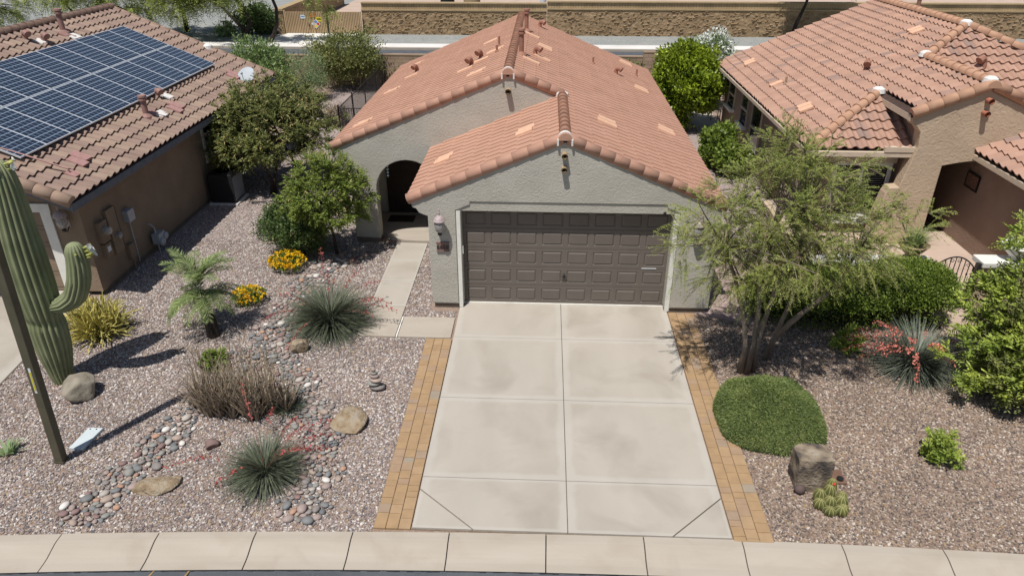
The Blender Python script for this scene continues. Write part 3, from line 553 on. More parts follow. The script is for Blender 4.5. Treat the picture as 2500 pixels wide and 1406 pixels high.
MB().box(-3.16, -2.46, -0.30, 0.05, -0.03, .125).box(2.46, 3.46, -0.30, 0.05, -0.03, .125).box(-6.0, -5.3, 3.5, 3.8, -.03, .125).build('foundation', BASE, H)
for a, b in ((-2.545, -2.455), (2.455, 2.56)): MB().box(a, b, -0.343, -0.324, 0.02, 2.56).build('jamb_trim', TRIMW, H)
zm = lambda x: RZ - SLP * abs(x - RX) - 0.10
arch = [(-5.28, .1), (-5.28, 1.58)] + [(-4.38 - 0.9 * math.cos(math.radians(a)), 1.58 + 0.9 * math.sin(math.radians(a))) for a in range(10, 180, 10)] + [(-3.48, 1.58), (-3.48, .1)]
main = [(-6.0, .13), (-6.0, 2.05), (-6.06, 2.2), (-6.2, 2.33), (-6.36, 2.42), (-6.42, 2.55), (-6.4, zm(-6.4)), (RX, zm(RX)), (GX - .05, zm(GX - .05)), (GX - .05, 2.4), (-3.1, 2.4), (-3.1, .1)] + arch[::-1]
MB().prism(main, 3.45, 3.80, 'y').build('entry_gable_wall', STUC, H, bevel=.02)
MB().box(-5.98, -5.75, 3.8, YB - .25, .0, 2.75).build('left_wall', STUC, H); MB().box(3.25, 3.48, -.2, YB - .25, .0, 2.7).build('right_wall', STUC, H)
MB().prism([(-5.75, 0), (-5.75, 2.8), (RX, 4.6), (3.25, 2.7), (3.25, 0)], YB - .3, YB - .1, 'y').build('back_wall', STUC, H)
MB().box(-3.2, -3.0, .06, 5.7, .0, 2.75).build('garage_side_wall', STUC, H)
MB().box(-5.75, -3.2, 5.6, 5.75, 0, 2.75).build('porch_wall', STUC, H); MB().box(-5.75, -3.2, 3.8, 5.6, 2.6, 2.68).build('porch_ceiling', STUC, H)
fd = MB().box(-5.45, -4.3, 5.52, 5.60, .07, 2.25).build('front_door', DARKW, H)
for a in (-5.33, -4.83):
    for z0, z1 in ((.3, 1.0), (1.15, 2.1)): MB().box(a, a + .4, 5.505, 5.525, z0, z1).build('door_panel', DARKW, fd)
MB().box(-4.4, -4.36, 5.46, 5.52, 1.0, 1.2).build('handle', GALV, fd)
# garage door: five sections, eight raised panels each
gd = MB().box(-2.46, 2.46, 0.03, 0.06, 0.02, 2.56).build('garage_door', DOORB, H); gd.location.y = -0.075
pm_ = MB(); hw, hh = 0.245, 0.165
pm_.add([(-hw, 0, -hh), (hw, 0, -hh), (hw, 0, hh), (-hw, 0, hh), (-hw + .02, .014, -hh + .02), (hw - .02, .014, -hh + .02), (hw - .02, .014, hh - .02), (-hw + .02, .014, hh - .02), (-hw + .05, -.006, -hh + .045), (hw - .05, -.006, -hh + .045), (hw - .05, -.006, hh - .045), (-hw + .05, -.006, hh - .045)],
        [(i, (i + 1) % 4, (i + 1) % 4 + 4, i + 4) for i in range(4)] + [(i + 4, (i + 1) % 4 + 4, (i + 1) % 4 + 8, i + 8) for i in range(4)] + [(8, 9, 10, 11)])
pme = pm_.mesh('door_panel')
for r in range(5):
    z0 = 0.03 + 0.5 * r
    sec = MB()
    for c in range(9):
        xa = -2.44 if c == 0 else -2.44 + 0.61 * c - (0.61 - 2 * hw) / 2; xb = 2.44 if c == 8 else -2.44 + 0.61 * c + (0.61 - 2 * hw) / 2; sec.box(xa, xb, 0.0, 0.03, z0 + 0.085, z0 + 0.415)
    sec.box(-2.44, 2.44, 0.0, 0.03, z0 + .004, z0 + 0.085).box(-2.44, 2.44, 0.0, 0.03, z0 + 0.415, z0 + 0.496); sec.build('door_section', DOORB, gd)
    for c in range(8): put('door_panel', pme, DOORB, gd, Matrix.Translation((-2.135 + 0.61 * c, 0.0, z0 + 0.25)))
MB().box(-.06, .06, -.05, -.03, .78, .80).box(-.012, .012, -.05, 0, .76, .86).lathe([(.03, -.01), (.03, .01)], (0, -.01, .79), 8).build('handle', DARK, gd)
MB().box(1.85, 2.2, -.012, 0.0, 1.04, 1.055).build('label_strip', WHITE, gd)
MB().box(-2.52, 2.52, -0.03, 0.0, 0.012, 0.035).build('threshold_strip', TRIMW, gd)
MB().box(-2.45, -2.41, -.29, -.26, 1.45, 1.65).build('sensor_keypad', TRIMW, H)
for z in (3.93, 3.62): MB().tube([(GX, -0.30, z), (GX, -0.52, z + .0)], 0.065, 14, False).tube([(GX, -0.52, z), (GX, -0.30, z)], 0.045, 14, False).build('gable_pipe', CLAYP, H); 
for z in (3.93, 3.62): MB().lathe([(0.05, -0.352), (0.05, -0.349)], (0, 0, 0), 12, Matrix.Translation((GX, 0, z)) @ Matrix.Rotation(math.pi / 2, 4, 'X') @ Matrix.Scale(-1, 4)).build('pipe_hole', DARK, H)
MB().tube([(-1.52, 3.5, 4.43), (-1.52, 3.26, 4.43)], 0.075, 14, False).tube([(-1.52, 3.26, 4.43), (-1.52, 3.5, 4.43)], 0.052, 14, False).build('gable_pipe', CLAYP, H)
MB().box(-1.57, -1.47, 3.443, 3.449, 4.38, 4.48).build('pipe_hole', DARK, H)
lantern(H, (-2.91, -0.35, 2.28), s=1.15); lantern(H, (2.98, -0.35, 2.28), s=1.15)
MB().lathe([(.04, 0), (.045, .03), (.03, .06)], (2.22, -.3, 2.55), 10).build('security_camera', DARK, H)
# number plaque
pq = MB().box(-3.02, -2.74, -0.385, -0.352, 1.56, 1.76).box(-3.035, -2.725, -.39, -.352, 1.755, 1.78).box(-3.035, -2.725, -.39, -.352, 1.54, 1.565).build('number_plaque', M('plaque_clay', [(0.19, 0.115, 0.10), (0.24, 0.155, 0.135)], scale=9), H)
tc = bpy.data.curves.new('digits', 'FONT'); tc.body = '6658'; tc.size = 0.15; tc.align_x = 'CENTER'; tc.extrude = 0.004; tc.space_character = 1.0
to = bpy.data.objects.new('digits', tc); COL.objects.link(to); bpy.context.view_layer.update()
dme = bpy.data.meshes.new_from_object(to.evaluated_get(bpy.context.evaluated_depsgraph_get())); bpy.data.objects.remove(to)
dme.materials.clear(); put('house_number', dme, DARK, pq, Matrix.Translation((-2.88, -0.39, 1.607)) @ Matrix.Rotation(math.pi / 2, 4, 'X'))
tag(MB().box(-5.35, -4.55, 4.75, 5.25, .07, .085).build('doormat', M('mat_brown', [(.03, .015, .012), (.06, .03, .025)], scale=20)), 'dark brown doormat in front of the recessed entry door', 'doormat')
wc = thing('wind_chime', 'string of pale shell discs hanging in the arched entry', 'wind chime', (-4.95, 3.6, 2.3))
MB().tube([(-4.95, 3.6, 2.33), (-4.95, 3.6, 1.9)], .004, 4).build('cord', WHITE, wc)
for z in (2.25, 2.16, 2.07, 1.98): MB().lathe([(.005, -.03), (.035, -.01), (.035, .01), (.005, .03)], (-4.95, 3.6, z), 8).build('disc', WHITE, wc)
# ================================================================ BROWN HOUSE (left)
HL = thing('brown_house', 'brown stucco house with S-tile roof carrying solar panels', 'house', (-17, 6, 0))
ax, az, bx, bz, y0, y1 = -11.22, 2.80, -17.1, 5.24, -0.92, 12.75
deck = MB(); sheet(deck, [(ax, y0 + .05, az - .02), (ax, y1, az - .02), (bx, y1, bz - .02), (bx, y0 + .05, bz - .02)]); sheet(deck, [(bx, y0 + .05, bz - .02), (bx, y1, bz - .02), (-22.98, y1, az - .02), (-22.98, y0 + .05, az - .02)])
roofL = deck.build('roof', UNDER, HL)
c4 = math.hypot(bx - ax, bz - az); cl, sl_ = (bx - ax) / c4, (bz - az) / c4
st = s_tile(); RL = Roof(roofL, TILEL); RL.lay(st, (ax, y0 - .02, az), (0, 1, 0), (cl, 0, sl_), 17, 46, 0.298, c4 / 17, [(V((0, y0, 0)), V((0, 1, 0))), (V((0, y1, 0)), V((0, -1, 0)))], lift=-.01); RL.done()
caps(roofL, 'ridge_tile', (bx, y0 + .1, bz + .07), (bx, y1, bz + .07), 0.15, 0.37, RIDGELO, taper=.8); caps(roofL, 'rake_tile', (ax + .02, y0 + .06, az + .02), (bx, y0 + .06, bz + .0), 0.15, 0.40, RIDGEL, upv=(0, -.55, .83), ang=110, taper=.965)
caps(roofL, 'rake_tile', (ax, y1 - .03, az + .03), (bx, y1 - .03, bz + .02), 0.11, 0.38, RIDGEL, upv=(0, .4, .9), ang=100, taper=.965)
MB().lathe([(0.2, -0.05), (0.17, 0.1), (0.08, 0.16), (0.01, 0.17)], (-13.63, 12.62, 3.83), 12).build('mortar', MORT, roofL)
uA, vA = (0, 1, 0), (cl, 0, sl_); zA = lambda x: az + (ax - x) * (bz - az) / (ax - bx)
pipe_vent(roofL, (-16.45, 8.47, zA(-16.45)), 0.78, 0.085, VENTM); pipe_vent(roofL, (-12.23, 4.8, zA(-12.23)), 0.66, 0.08, VENTM)
for x, y in ((-16.12, 8.4), (-12.05, 5.25)): planebox(roofL, 'flashing', (x, y, zA(x)), uA, vA, 0.42, 0.3, 0.02, MORT, 0.085); planebox(roofL, 'flashing', (x - .2, y - .2, zA(x - .2)), uA, vA, 0.3, 0.3, 0.02, VENTM, 0.1)
for x, y in ((-16.55, 6.71), (-16.24, 7.09), (-12.63, 6.36)): hood(roofL, (x, y, zA(x) + .07), (1, -.5, 0), VENTM)
for x, y in ((-16.3, 6.95), (-12.5, 6.65)): planebox(roofL, 'flashing', (x, y, zA(x)), uA, vA, 0.28, 0.3, 0.02, MORT, 0.09)
for x, y in ((-11.98, 0.95), (-11.95, 6.05), (-11.99, 10.7)): planebox(roofL, 'faded_tile', (x, y - .14, zA(x)), uA, vA, 0.28, 0.42, 0.03, PATCHP, 0.10); planebox(roofL, 'faded_tile', (x - .1, y + .16, zA(x - .1)), uA, vA, 0.28, 0.42, 0.03, PATCHP, 0.10)
m = MB().tube([(-13.4, -0.1, zA(-13.4) + .2), (-12.9, 0.05, zA(-12.9) + .2), (-11.8, 0.2, zA(-11.8) + .2), (-11.78, 0.2, zA(-11.78) + .02)], .022, 6); m.build('conduit', PATCHP, roofL); planebox(roofL, 'flashing', (-11.77, .22, zA(-11.77)), uA, vA, .26, .26, .02, PATCHP, .09)
# walls
zl = lambda x: az + (ax - x) * (bz - az) / (ax - bx) - 0.13
dl, dr = -17.3, -12.6
MB().prism([(-22.5, .1), (-22.5, zl(ax - .4)), (bx, bz - .13), (-11.65, zl(-11.65)), (-11.65, .1), (dr, .1), (dr, 2.25), (dl, 2.25), (dl, .1)], -0.1, 0.15, 'y').build('front_wall', STUCL, HL)
MB().box(-11.90, -11.65, .15, 12.3, .12, 2.72).build('side_wall', STUCL, HL); MB().box(-11.92, -11.68, .1, 12.3, -.03, .118).build('foundation', BASE, HL)
MB().prism([(-22.5, 0), (-22.5, 2.7), (bx, 5.0), (-11.7, 2.7), (-11.7, 0)], 12.1, 12.35, 'y').build('back_wall', STUCL, HL)
MB().prism([(ax + .02, az - .02), (bx, bz - .02), (bx, bz - .2), (ax + .02, az - .2)], y0 + .02, y0 + .08, 'y').build('rake_board', FASC, HL); MB().box(ax - .03, ax + .02, y0 + .08, y1, az - .2, az - .03).build('eave_board', FASC, HL)
MB().prism([(ax - .03, az - .2), (-11.66, az - .1), (-11.66, az - .06), (ax - .03, az - .16)], y0 + .08, y1, 'y').build('soffit', STUCL, HL)
MB().box(dl - .25, dr + .27, -.14, -.102, 2.25, 2.47).build('door_header', TRIMW, HL); MB().box(dr, dr + .25, -.14, -.102, .02, 2.25).build('door_jamb', TRIMW, HL); MB().box(dl - .25, dl, -.14, -.102, .02, 2.25).build('door_jamb', TRIMW, HL)
gdl = MB().box(dl, dr, .08, .1, .02, 2.28).build('garage_door', DOORL, HL)
for r in range(5):
    MB().box(dl, dr, .05, .08, .03 + .45 * r, .03 + .45 * (r + 1) - .012).build('door_section', DOORL, gdl)
    for c in range(8):
        xa = dl + .05 + .585 * c
        if xa > -14.9: MB().box(xa + .05, xa + .5, .038, .05, .03 + .45 * r + .1, .03 + .45 * r + .34).build('door_panel', DOORL, gdl, bevel=.01)
lantern(HL, (-12.0, -0.1, 2.12), s=1.25)
# service gear on the side wall
W = -11.65
el = MB().box(W, W + .14, .28, .58, 1.25, 1.8).box(W, W + .12, .3, .56, .85, 1.2).box(W, W + .1, .7, 1.12, .75, 1.95).build('electric_panel', STUCL, HL)
MB().lathe([(.11, 0), (.11, .1), (.09, .14), (.02, .15)], (0, 0, 0), 12, Matrix.Translation((W + .14, .43, 1.55)) @ Matrix.Rotation(math.pi / 2, 4, 'Y')).build('meter', LGLASS, el); MB().lathe([(.09, 0), (.09, .09), (.02, .12)], (0, 0, 0), 12, Matrix.Translation((W + .1, .93, 1.2)) @ Matrix.Rotation(math.pi / 2, 4, 'Y')).build('meter', LGLASS, el)
MB().box(W + .121, W + .126, .36, .5, .98, 1.12).build('label_strip', WHITE, el); MB().box(W + .101, W + .108, 1.10, 1.115, .75, 1.95).build('door_seam', DARK, el)
MB().box(W, W + .16, 1.5, 1.8, 1.3, 1.62).tube([(W + .05, 1.65, 1.3), (W + .05, 1.65, .1)], .02, 6).build('junction_box', GALV, HL, bevel=.02)
MB().box(W, W + .12, 1.25, 1.5, .35, .75).tube([(W + .06, 1.38, .4), (W + .06, 1.38, -.02)], .025, 6).build('telecom_box', STUCL, HL, bevel=.02)
gm = MB().tube([(W + .2, 2.45, -.02), (W + .2, 2.45, .75), (W + .1, 2.45, .85), (W, 2.45, .85)], .022, 6).box(W + .08, W + .3, 2.4, 2.75, .25, .55).build('gas_meter', GALV, HL, bevel=.02)
MB().lathe([(.12, 0), (.12, .05), (.03, .09)], (0, 0, 0), 12, Matrix.Translation((W + .3, 2.5, .3)) @ Matrix.Rotation(math.pi / 2, 4, 'Y')).build('gauge', GALV, gm); MB().lathe([(.1, 0), (.1, .05), (.03, .08)], (0, 0, 0), 12, Matrix.Translation((W + .3, 2.72, .4)) @ Matrix.Rotation(math.pi / 2, 4, 'Y')).build('gauge', GALV, gm)
wn = MB().box(W - .06, W + .01, 6.75, 7.65, 1.35, 2.35).build('window', GLASS, HL); frame(wn, 'frame', 6.75, 7.65, 1.35, 2.35, W + .005, .12, .05, TRIMW, 'x'); MB().box(W + .005, W + .04, 6.75, 7.65, 1.82, 1.88).build('mullion', TRIMW, wn)
# solar array: 2 x 13 framed panels on rails
cellm = bpy.data.materials.new('solar_cells'); cellm.use_nodes = True; nt = cellm.node_tree; p = nt.nodes['Principled BSDF']; p.inputs['Roughness'].default_value = 0.3; p.inputs['Specular IOR Level'].default_value = 0.5
tcn = nt.nodes.new('ShaderNodeTexCoord'); mp = nt.nodes.new('ShaderNodeMapping'); nt.links.new(tcn.outputs['Generated'], mp.inputs[0])
br = nt.nodes.new('ShaderNodeTexBrick'); br.offset = 0; br.squash = 1; br.inputs['Scale'].default_value = 1.0; br.inputs['Brick Width'].default_value = 1 / 6; br.inputs['Row Height'].default_value = 1 / 10
br.inputs['Mortar Size'].default_value = 0.0055; br.inputs['Mortar Smooth'].default_value = 0.1; br.inputs['Color1'].default_value = (0.018, 0.024, 0.042, 1); br.inputs['Color2'].default_value = (0.022, 0.029, 0.05, 1); br.inputs['Mortar'].default_value = (0.27, 0.36, 0.48, 1)
nt.links.new(mp.outputs[0], br.inputs[0]); nt.links.new(br.outputs[0], p.inputs[0]); MATS['cells'] = cellm
SA = thing('solar_array', 'two rows of dark blue solar panels on the brown tiled roof', 'solar panels', (-14.2, 5, zA(-14.2)))
n4 = V((0, 1, 0)).cross(V(vA)); pw, pl = 0.985, 1.665
cm = MB().box(-pw / 2 + .016, pw / 2 - .016, -pl / 2 + .016, pl / 2 - .016, -.004, .0).mesh('cell_sheet'); fm = MB()
for a, b, c, d in ((-pw / 2, pw / 2, -pl / 2, -pl / 2 + .016), (-pw / 2, pw / 2, pl / 2 - .016, pl / 2), (-pw / 2, -pw / 2 + .016, -pl / 2 + .016, pl / 2 - .016), (pw / 2 - .016, pw / 2, -pl / 2 + .016, pl / 2 - .016)): fm.box(a, b, c, d, -.036, .004)
fme = fm.mesh('solar_panel')
for r, xm in enumerate((-12.72 - .5 * pl * CS, -12.72 - 1.5 * pl * CS - .03)):
    for c in range(11 if r == 0 else 13):
        yv = 10.82 - .5 * pw - (pw + .006) * c; q = V((xm, yv, zA(xm))) + n4 * 0.19
        mw = Matrix(((0, cl, n4.x, q.x), (1, 0, n4.y, q.y), (0, sl_, n4.z, q.z), (0, 0, 0, 1)))
        po = put('solar_panel', fme, ALU, SA, mw); put('cell_sheet', cm, cellm, po)
for xm in (-12.95, -13.95, -14.5, -15.5): MB().box(xm - .02, xm + .02, 0.0 if xm > -14.2 else -2.0, 10.8, zA(xm) + .1, zA(xm) + .135).build('rail', ALU, SA)
ds = thing('satellite_dish', 'round pale satellite dish on the edge of the brown roof', 'satellite dish', (-11.75, 10.9, zA(-11.75)))
MB().tube([(-11.75, 10.9, zA(-11.75)), (-11.62, 10.9, zA(-11.75) + .12)], .025, 8).build('mast', GALV, ds)
dm = Matrix.Translation((-11.52, 10.8, zA(-11.75) + .14)) @ Matrix.Rotation(math.radians(46), 4, 'X') @ Matrix.Rotation(math.radians(-8), 4, 'Y')
prof_d = [(0.001, 0.0)] + [(.34 * i / 6, .07 * (i / 6) ** 2) for i in range(1, 7)] + [(.345, .078), (.34, .082)]
MB().lathe(prof_d, (0, 0, 0), 28, dm).build('dish', M('dish_grey', [(0.36, 0.40, 0.43), (0.42, 0.46, 0.49)], rough=.6), ds, smooth=True)
MB().tube([dm @ V((0, -.32, .07)), dm @ V((0, -.1, .36))], .012, 5).box(-.03, .03, -.13, -.07, .33, .41, dm).build('feed_arm', GALV, ds)
ac = thing('air_conditioner', 'black air conditioning unit in the shade of the brown house', 'air conditioner', (-11.1, 6.6, 0))
MB().box(-11.55, -10.6, 6.05, 7.05, -.03, .04).build('pad', CONCW, ac); MB().box(-11.5, -10.68, 6.12, 6.98, .04, 1.0).build('casing', DARK, ac, bevel=.03)
MB().lathe([(.36, 1.0), (.36, 1.03), (.33, 1.04), (.33, 1.0)], (-11.09, 6.55, 0), 20).build('fan_ring', DARK, ac)
for i in range(14): MB().box(-10.685, -10.668, 6.17 + i * .056, 6.18 + i * .056, .12, .9).build('fin', GALV, ac)

# ================================================================ TAN HOUSE (right)
HR = thing('tan_house', 'tan stucco house with pink clay S-tile hip roof', 'house', (11, 8, 0))
ex, ez, rx, rz, ry0, ry1, fe = 6.78, 2.76, 12.85, 5.28, 9.15, 16.2, 4.12; S3 = (rz - ez) / (rx - ex); S4 = (rz - ez) / (ry0 - fe)
gx, gyf, glx = 11.12, 3.86, 9.27; gz = ez + S3 * (gx - ex); glz = ez + S3 * (glx - ex)
deck = MB(); d_ = -.02; hz_ = lambda x: fe + (x - ex) * (ry0 - fe) / (rx - ex)
sheet(deck, [(ex, fe, ez + d_), (rx, ry0, rz + d_), (rx, ry1, rz + d_), (ex, ry1, ez + d_)])                        # left slope
sheet(deck, [(ex, fe, ez + d_), (glx + .1, fe, ez + d_), (glx + .1, hz_(glx + .1), glz + d_)])                            # low front hip
sheet(deck, [(gx, hz_(gx), gz + d_), (gx + 6.5, hz_(gx), gz + d_), (2 * rx - gx, hz_(gx), gz + d_), (rx, ry0, rz + d_)])    # upper front hip
sheet(deck, [(glx, gyf + .05, glz + d_), (gx, gyf + .05, gz + d_), (gx, hz_(gx), gz + d_), (glx, hz_(glx), glz + d_)])      # entry gable, left
sheet(deck, [(gx, gyf + .05, gz + d_), (13.6, gyf + .05, gz - S3 * 2.48 + d_), (13.6, 8.2, gz - S3 * 2.48 + d_), (gx, 8.2, gz + d_)])
sheet(deck, [(rx, ry0, rz + d_), (19, 4, ez + d_), (19, ry1, ez + d_), (rx, ry1, rz + d_)])
wx, wyf, wyb = 11.22, -1.2, 4.0; sheet(deck, [(wx, wyf, 2.76), (wx, wyb, 2.76), (14.6, wyb, 2.76 + S3 * 3.38), (14.6, wyf, 2.76 + S3 * 3.38)])
roofR = deck.build('roof', UNDER, HR)
c5 = math.hypot(rx - ex, rz - ez); cr_, sr_ = (rx - ex) / c5, (rz - ez) / c5; nrr = round(c5 / .37); dvv = c5 / nrr
hipn = V((-(ry0 - fe), (rx - ex), 0)).normalized(); hp = V((ex, fe, 0))
RR = Roof(roofR, TILER)
keepback = (V((0, ry1, 0)), V((0, -1, 0)))
RR.lay(st, (ex, ry1, ez), (0, -1, 0), (cr_, 0, sr_), nrr, 42, .298, dvv, [keepback, (hp, hipn)], lift=-.01)
# left slope runs on over the entry gable, beyond the hip line
j0 = math.ceil((glx - ex) / cr_ / dvv - .3); jn = math.floor((gx - ex) / cr_ / dvv)
RR.lay(st, V((ex, 9.0, ez)) + V((cr_, 0, sr_)) * (j0 * dvv), (0, -1, 0), (cr_, 0, sr_), jn - j0 + 1, 18, .298, dvv, [(V((0, gyf, 0)), V((0, 1, 0))), (hp, -hipn), (V((gx + .02, 0, 0)), V((-1, 0, 0)))], lift=-.01)
cf = math.hypot(ry0 - fe, rz - ez); cy, sy = (ry0 - fe) / cf, (rz - ez) / cf; nf = round(cf / .37); dvf = cf / nf
RR.lay(st, (ex, fe, ez), (1, 0, 0), (0, cy, sy), nf, 10, .298, dvf, [(hp, -hipn), (V((glx + .36, 0, 0)), V((-1, 0, 0)))], lift=-.01)
jh = math.floor((5.3 - fe) / cy / dvf)
RR.lay(st, V((gx - .4, fe, ez)) + V((0, cy, sy)) * (jh * dvf), (1, 0, 0), (0, cy, sy), nf - jh, 16, .298, dvf, [(hp, -hipn), (V((rx, ry0, 0)), V((-(ry0 - fe), -(rx - ex), 0)).normalized()), (V((gx, hz_(gx) - .1, 0)), V((.83, 1, 0)).normalized())], lift=-.01)
RR.lay(st, (gx + 2.6, gyf, gz - S3 * 2.6), (0, 1, 0), (-cr_, 0, sr_), 8, 15, .298, 2.6 / cr_ / 7, [(V((0, gyf, 0)), V((0, 1, 0))), (V((gx, 0, 0)), V((1, 0, 0))), (V((gx, hz_(gx) - .1, 0)), V((-.83, -1, 0)).normalized())], lift=-.01)
RR.lay(st, (wx, wyb, 2.78), (0, -1, 0), (cr_, 0, sr_), 9, 17, .298, .37, lift=-.01)
RR.done()
hz = .09
caps(roofR, 'hip_tile', (ex + .12, fe + .1, ez + hz), (glx, hz_(glx), glz + hz), .15, .38, RIDGER, taper=.82); caps(roofR, 'hip_tile', (gx + .1, hz_(gx) + .08, gz + hz), (rx, ry0, rz + hz), .15, .38, RIDGER, taper=.82)
caps(roofR, 'ridge_tile', (rx, ry0, rz + hz), (rx, ry1, rz + hz), .15, .38, RIDGER, taper=.82); caps(roofR, 'ridge_tile', (gx, gyf + .15, gz + hz), (gx, hz_(gx), gz + hz), .15, .37, RIDGER, taper=.82)
caps(roofR, 'hip_tile', (17.5, ry0 - (17.5 - rx) * (ry0 - fe) / (rx - ex), rz - S3 * (17.5 - rx) + hz), (rx, ry0, rz + hz), .15, .38, RIDGER, taper=.82)
caps(roofR, 'rake_tile', (glx, gyf + .08, glz + .02), (gx - .1, gyf + .08, gz + .0), .15, .40, RIDGER, upv=(0, -.6, .8), ang=112, taper=.965); caps(roofR, 'rake_tile', (13.4, gyf + .08, gz - S3 * 2.28 + .02), (gx + .1, gyf + .08, gz), .15, .40, RIDGER, upv=(0, -.6, .8), ang=112, taper=.965)
for q in ((rx, ry0, rz + .12), (gx, hz_(gx), gz + .12), (gx, gyf + .2, gz + .12), (glx, hz_(glx), glz + .12)): MB().lathe([(.2, -.06), (.17, .06), (.09, .11), (.01, .12)], q, 12).build('mortar', MORT, roofR)
MB().prism([(gx + math.sin(math.radians(a)) * .18, gz - .01 + math.cos(math.radians(a)) * .18) for a in range(-100, 101, 20)], gyf - .06, gyf + .3, 'y').build('apex_tile', RIDGER, roofR, bevel=.01)
uW, vW = (0, -1, 0), (cr_, 0, sr_); zW = lambda x: ez + S3 * (x - ex)
for x, y in ((7.59, 14.11), (7.56, 7.05), (11.93, 10.36)): planebox(roofR, 'faded_tile', (x, y - .14, zW(x)), uW, vW, .28, .42, .03, PATCHC, .10); planebox(roofR, 'faded_tile', (x + .05, y + .16, zW(x + .05)), uW, vW, .28, .42, .03, PATCHC, .10)
hood(roofR, (9.78, 8.5, zW(9.78) + .06), (-.5, -1, 0), VENT, 1.1); stub(roofR, (7.79, 10.0, zW(7.79) + .06), .26, .04, VENTT); planebox(roofR, 'faded_tile', (7.6, 10.3, zW(7.6)), uW, vW, .28, .42, .03, PATCHC, .10)
hood(roofR, (12.7, 7.3, ez + S4 * (7.3 - fe) + .06), (-1, -.4, 0), VENT, 1.1)
pipe_vent(roofR, (14.4, 15.8, 4.7), .9, .08, VENT)
# walls of the tan house
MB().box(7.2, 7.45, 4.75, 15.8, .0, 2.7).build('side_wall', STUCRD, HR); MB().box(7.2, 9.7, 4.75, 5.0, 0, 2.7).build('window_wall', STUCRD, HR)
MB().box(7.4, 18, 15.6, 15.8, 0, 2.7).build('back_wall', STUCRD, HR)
gw = [(9.66, 2.9), (9.62, 3.3), (9.5, 3.45), (9.36, 3.52), (9.3, glz - .08), (gx, gz - .1), (13.3, gz - S3 * 2.18 - .1), (13.3, .02), (11.75, .02), (11.75, 2.52), (11.4, 2.53), (11.1, 2.51), (10.8, 2.46), (10.45, 2.38), (10.45, .02), (8.95, .02), (9.0, .9), (9.12, 1.55), (9.2, 1.72), (9.44, 1.74)]
MB().prism(gw, 3.92, 4.3, 'y').build('entry_gable_wall', STUCR, HR, bevel=.02); MB().box(9.66, 9.95, 4.3, 7.0, 0, 3.6).build('gable_side_wall', STUCRD, HR)
MB().box(9.26, 9.34, gyf + .1, 6.6, glz - .18, glz - .02).build('eave_board', TRIMT, HR)
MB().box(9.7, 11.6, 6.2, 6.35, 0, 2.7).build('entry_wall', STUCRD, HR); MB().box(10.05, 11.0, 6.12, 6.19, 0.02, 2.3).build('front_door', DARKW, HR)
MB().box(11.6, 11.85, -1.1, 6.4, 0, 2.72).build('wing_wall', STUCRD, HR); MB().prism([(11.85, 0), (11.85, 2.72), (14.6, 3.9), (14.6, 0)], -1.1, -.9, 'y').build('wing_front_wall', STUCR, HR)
MB().box(wx - .02, wx + .1, wyf, wyb, 2.58, 2.74).build('wing_gutter', TRIMT, HR, bevel=.02)
art = MB().box(11.575, 11.6, 3.9, 4.55, 1.62, 2.08).build('wall_tile_art', M('art_clay', [(.12, .06, .045), (.24, .13, .09)], scale=14, detail=2), HR); frame(art, 'frame', 3.95, 4.5, 1.67, 2.03, 11.565, .05, .03, BARKD, 'x')
for z in (4.2, 3.87): MB().tube([(gx, 4.0, z), (gx, 3.72, z)], .075, 14, False).tube([(gx, 3.72, z), (gx, 4.0, z)], .052, 14, False).build('gable_pipe', CLAYR, HR); MB().box(gx - .05, gx + .05, 3.912, 3.918, z - .05, z + .05).build('pipe_hole', DARK, HR)
gt = MB().box(ex - .05, ex + .04, fe, ry1, ez - .16, ez - .03).build('gutter', TRIMT, HR, bevel=.015)
for i in range(22): MB().box(ex - .055, ex + .1, fe + .4 + i * .55, fe + .43 + i * .55, ez - .028, ez - .015).build('gutter_strap', TRIMW, gt)
MB().box(ex, 9.68, fe - .08, fe + .02, ez - .2, ez - .04).build('front_gutter', TRIMT, HR, bevel=.015); MB().box(8.85, 9.68, fe - .1, fe + .04, ez - .04, ez + .1).build('splash_guard', TRIMT, HR)
MB().prism([(ex + .05, ez - .14), (7.2, ez - .04), (7.2, ez - .08), (ex + .05, ez - .18)], fe, ry1, 'y').build('soffit', STUCRD, HR)
for a, b, z0, z1 in ((14.0, 15.0, 1.35, 2.35), (11.9, 12.8, 1.2, 2.35), (10.0, 11.2, .6, 2.35)):
    wn = MB().box(7.185, 7.2, a, b, z0, z1).build('window', GLASS, HR); MB().box(7.13, 7.19, a, b, (z0 + z1) / 2 - .03, (z0 + z1) / 2 + .03).build('mullion', TRIMT, wn); MB().box(7.02, 7.2, a - .08, b + .08, z0 - .12, z0).build('sill', TRIMW, wn); frame(wn, 'frame', a, b, z0, z1, 7.14, .03, .06, TRIMT, 'x')
wn = MB().box(7.95, 9.4, 4.73, 4.75, .6, 2.12).build('window', GLASS, HR); frame(wn, 'frame', 7.95, 9.4, .6, 2.12, 4.75, .1, .08, TRIMW); MB().box(8.64, 8.71, 4.68, 4.74, .6, 2.12).build('mullion', TRIMW, wn); MB().box(7.65, 9.55, 4.6, 4.75, 2.22, 2.4).build('header', TRIMT, wn); MB().box(7.75, 9.6, 4.55, 4.75, .36, .5).build('sill', TRIMW, wn)
for i in range(20): MB().box(8.0, 8.62, 4.722, 4.729, .66 + i * .07, .672 + i * .07).box(8.73, 9.36, 4.722, 4.729, .66 + i * .07, .672 + i * .07).build('blind_slat', LGLASS, wn)
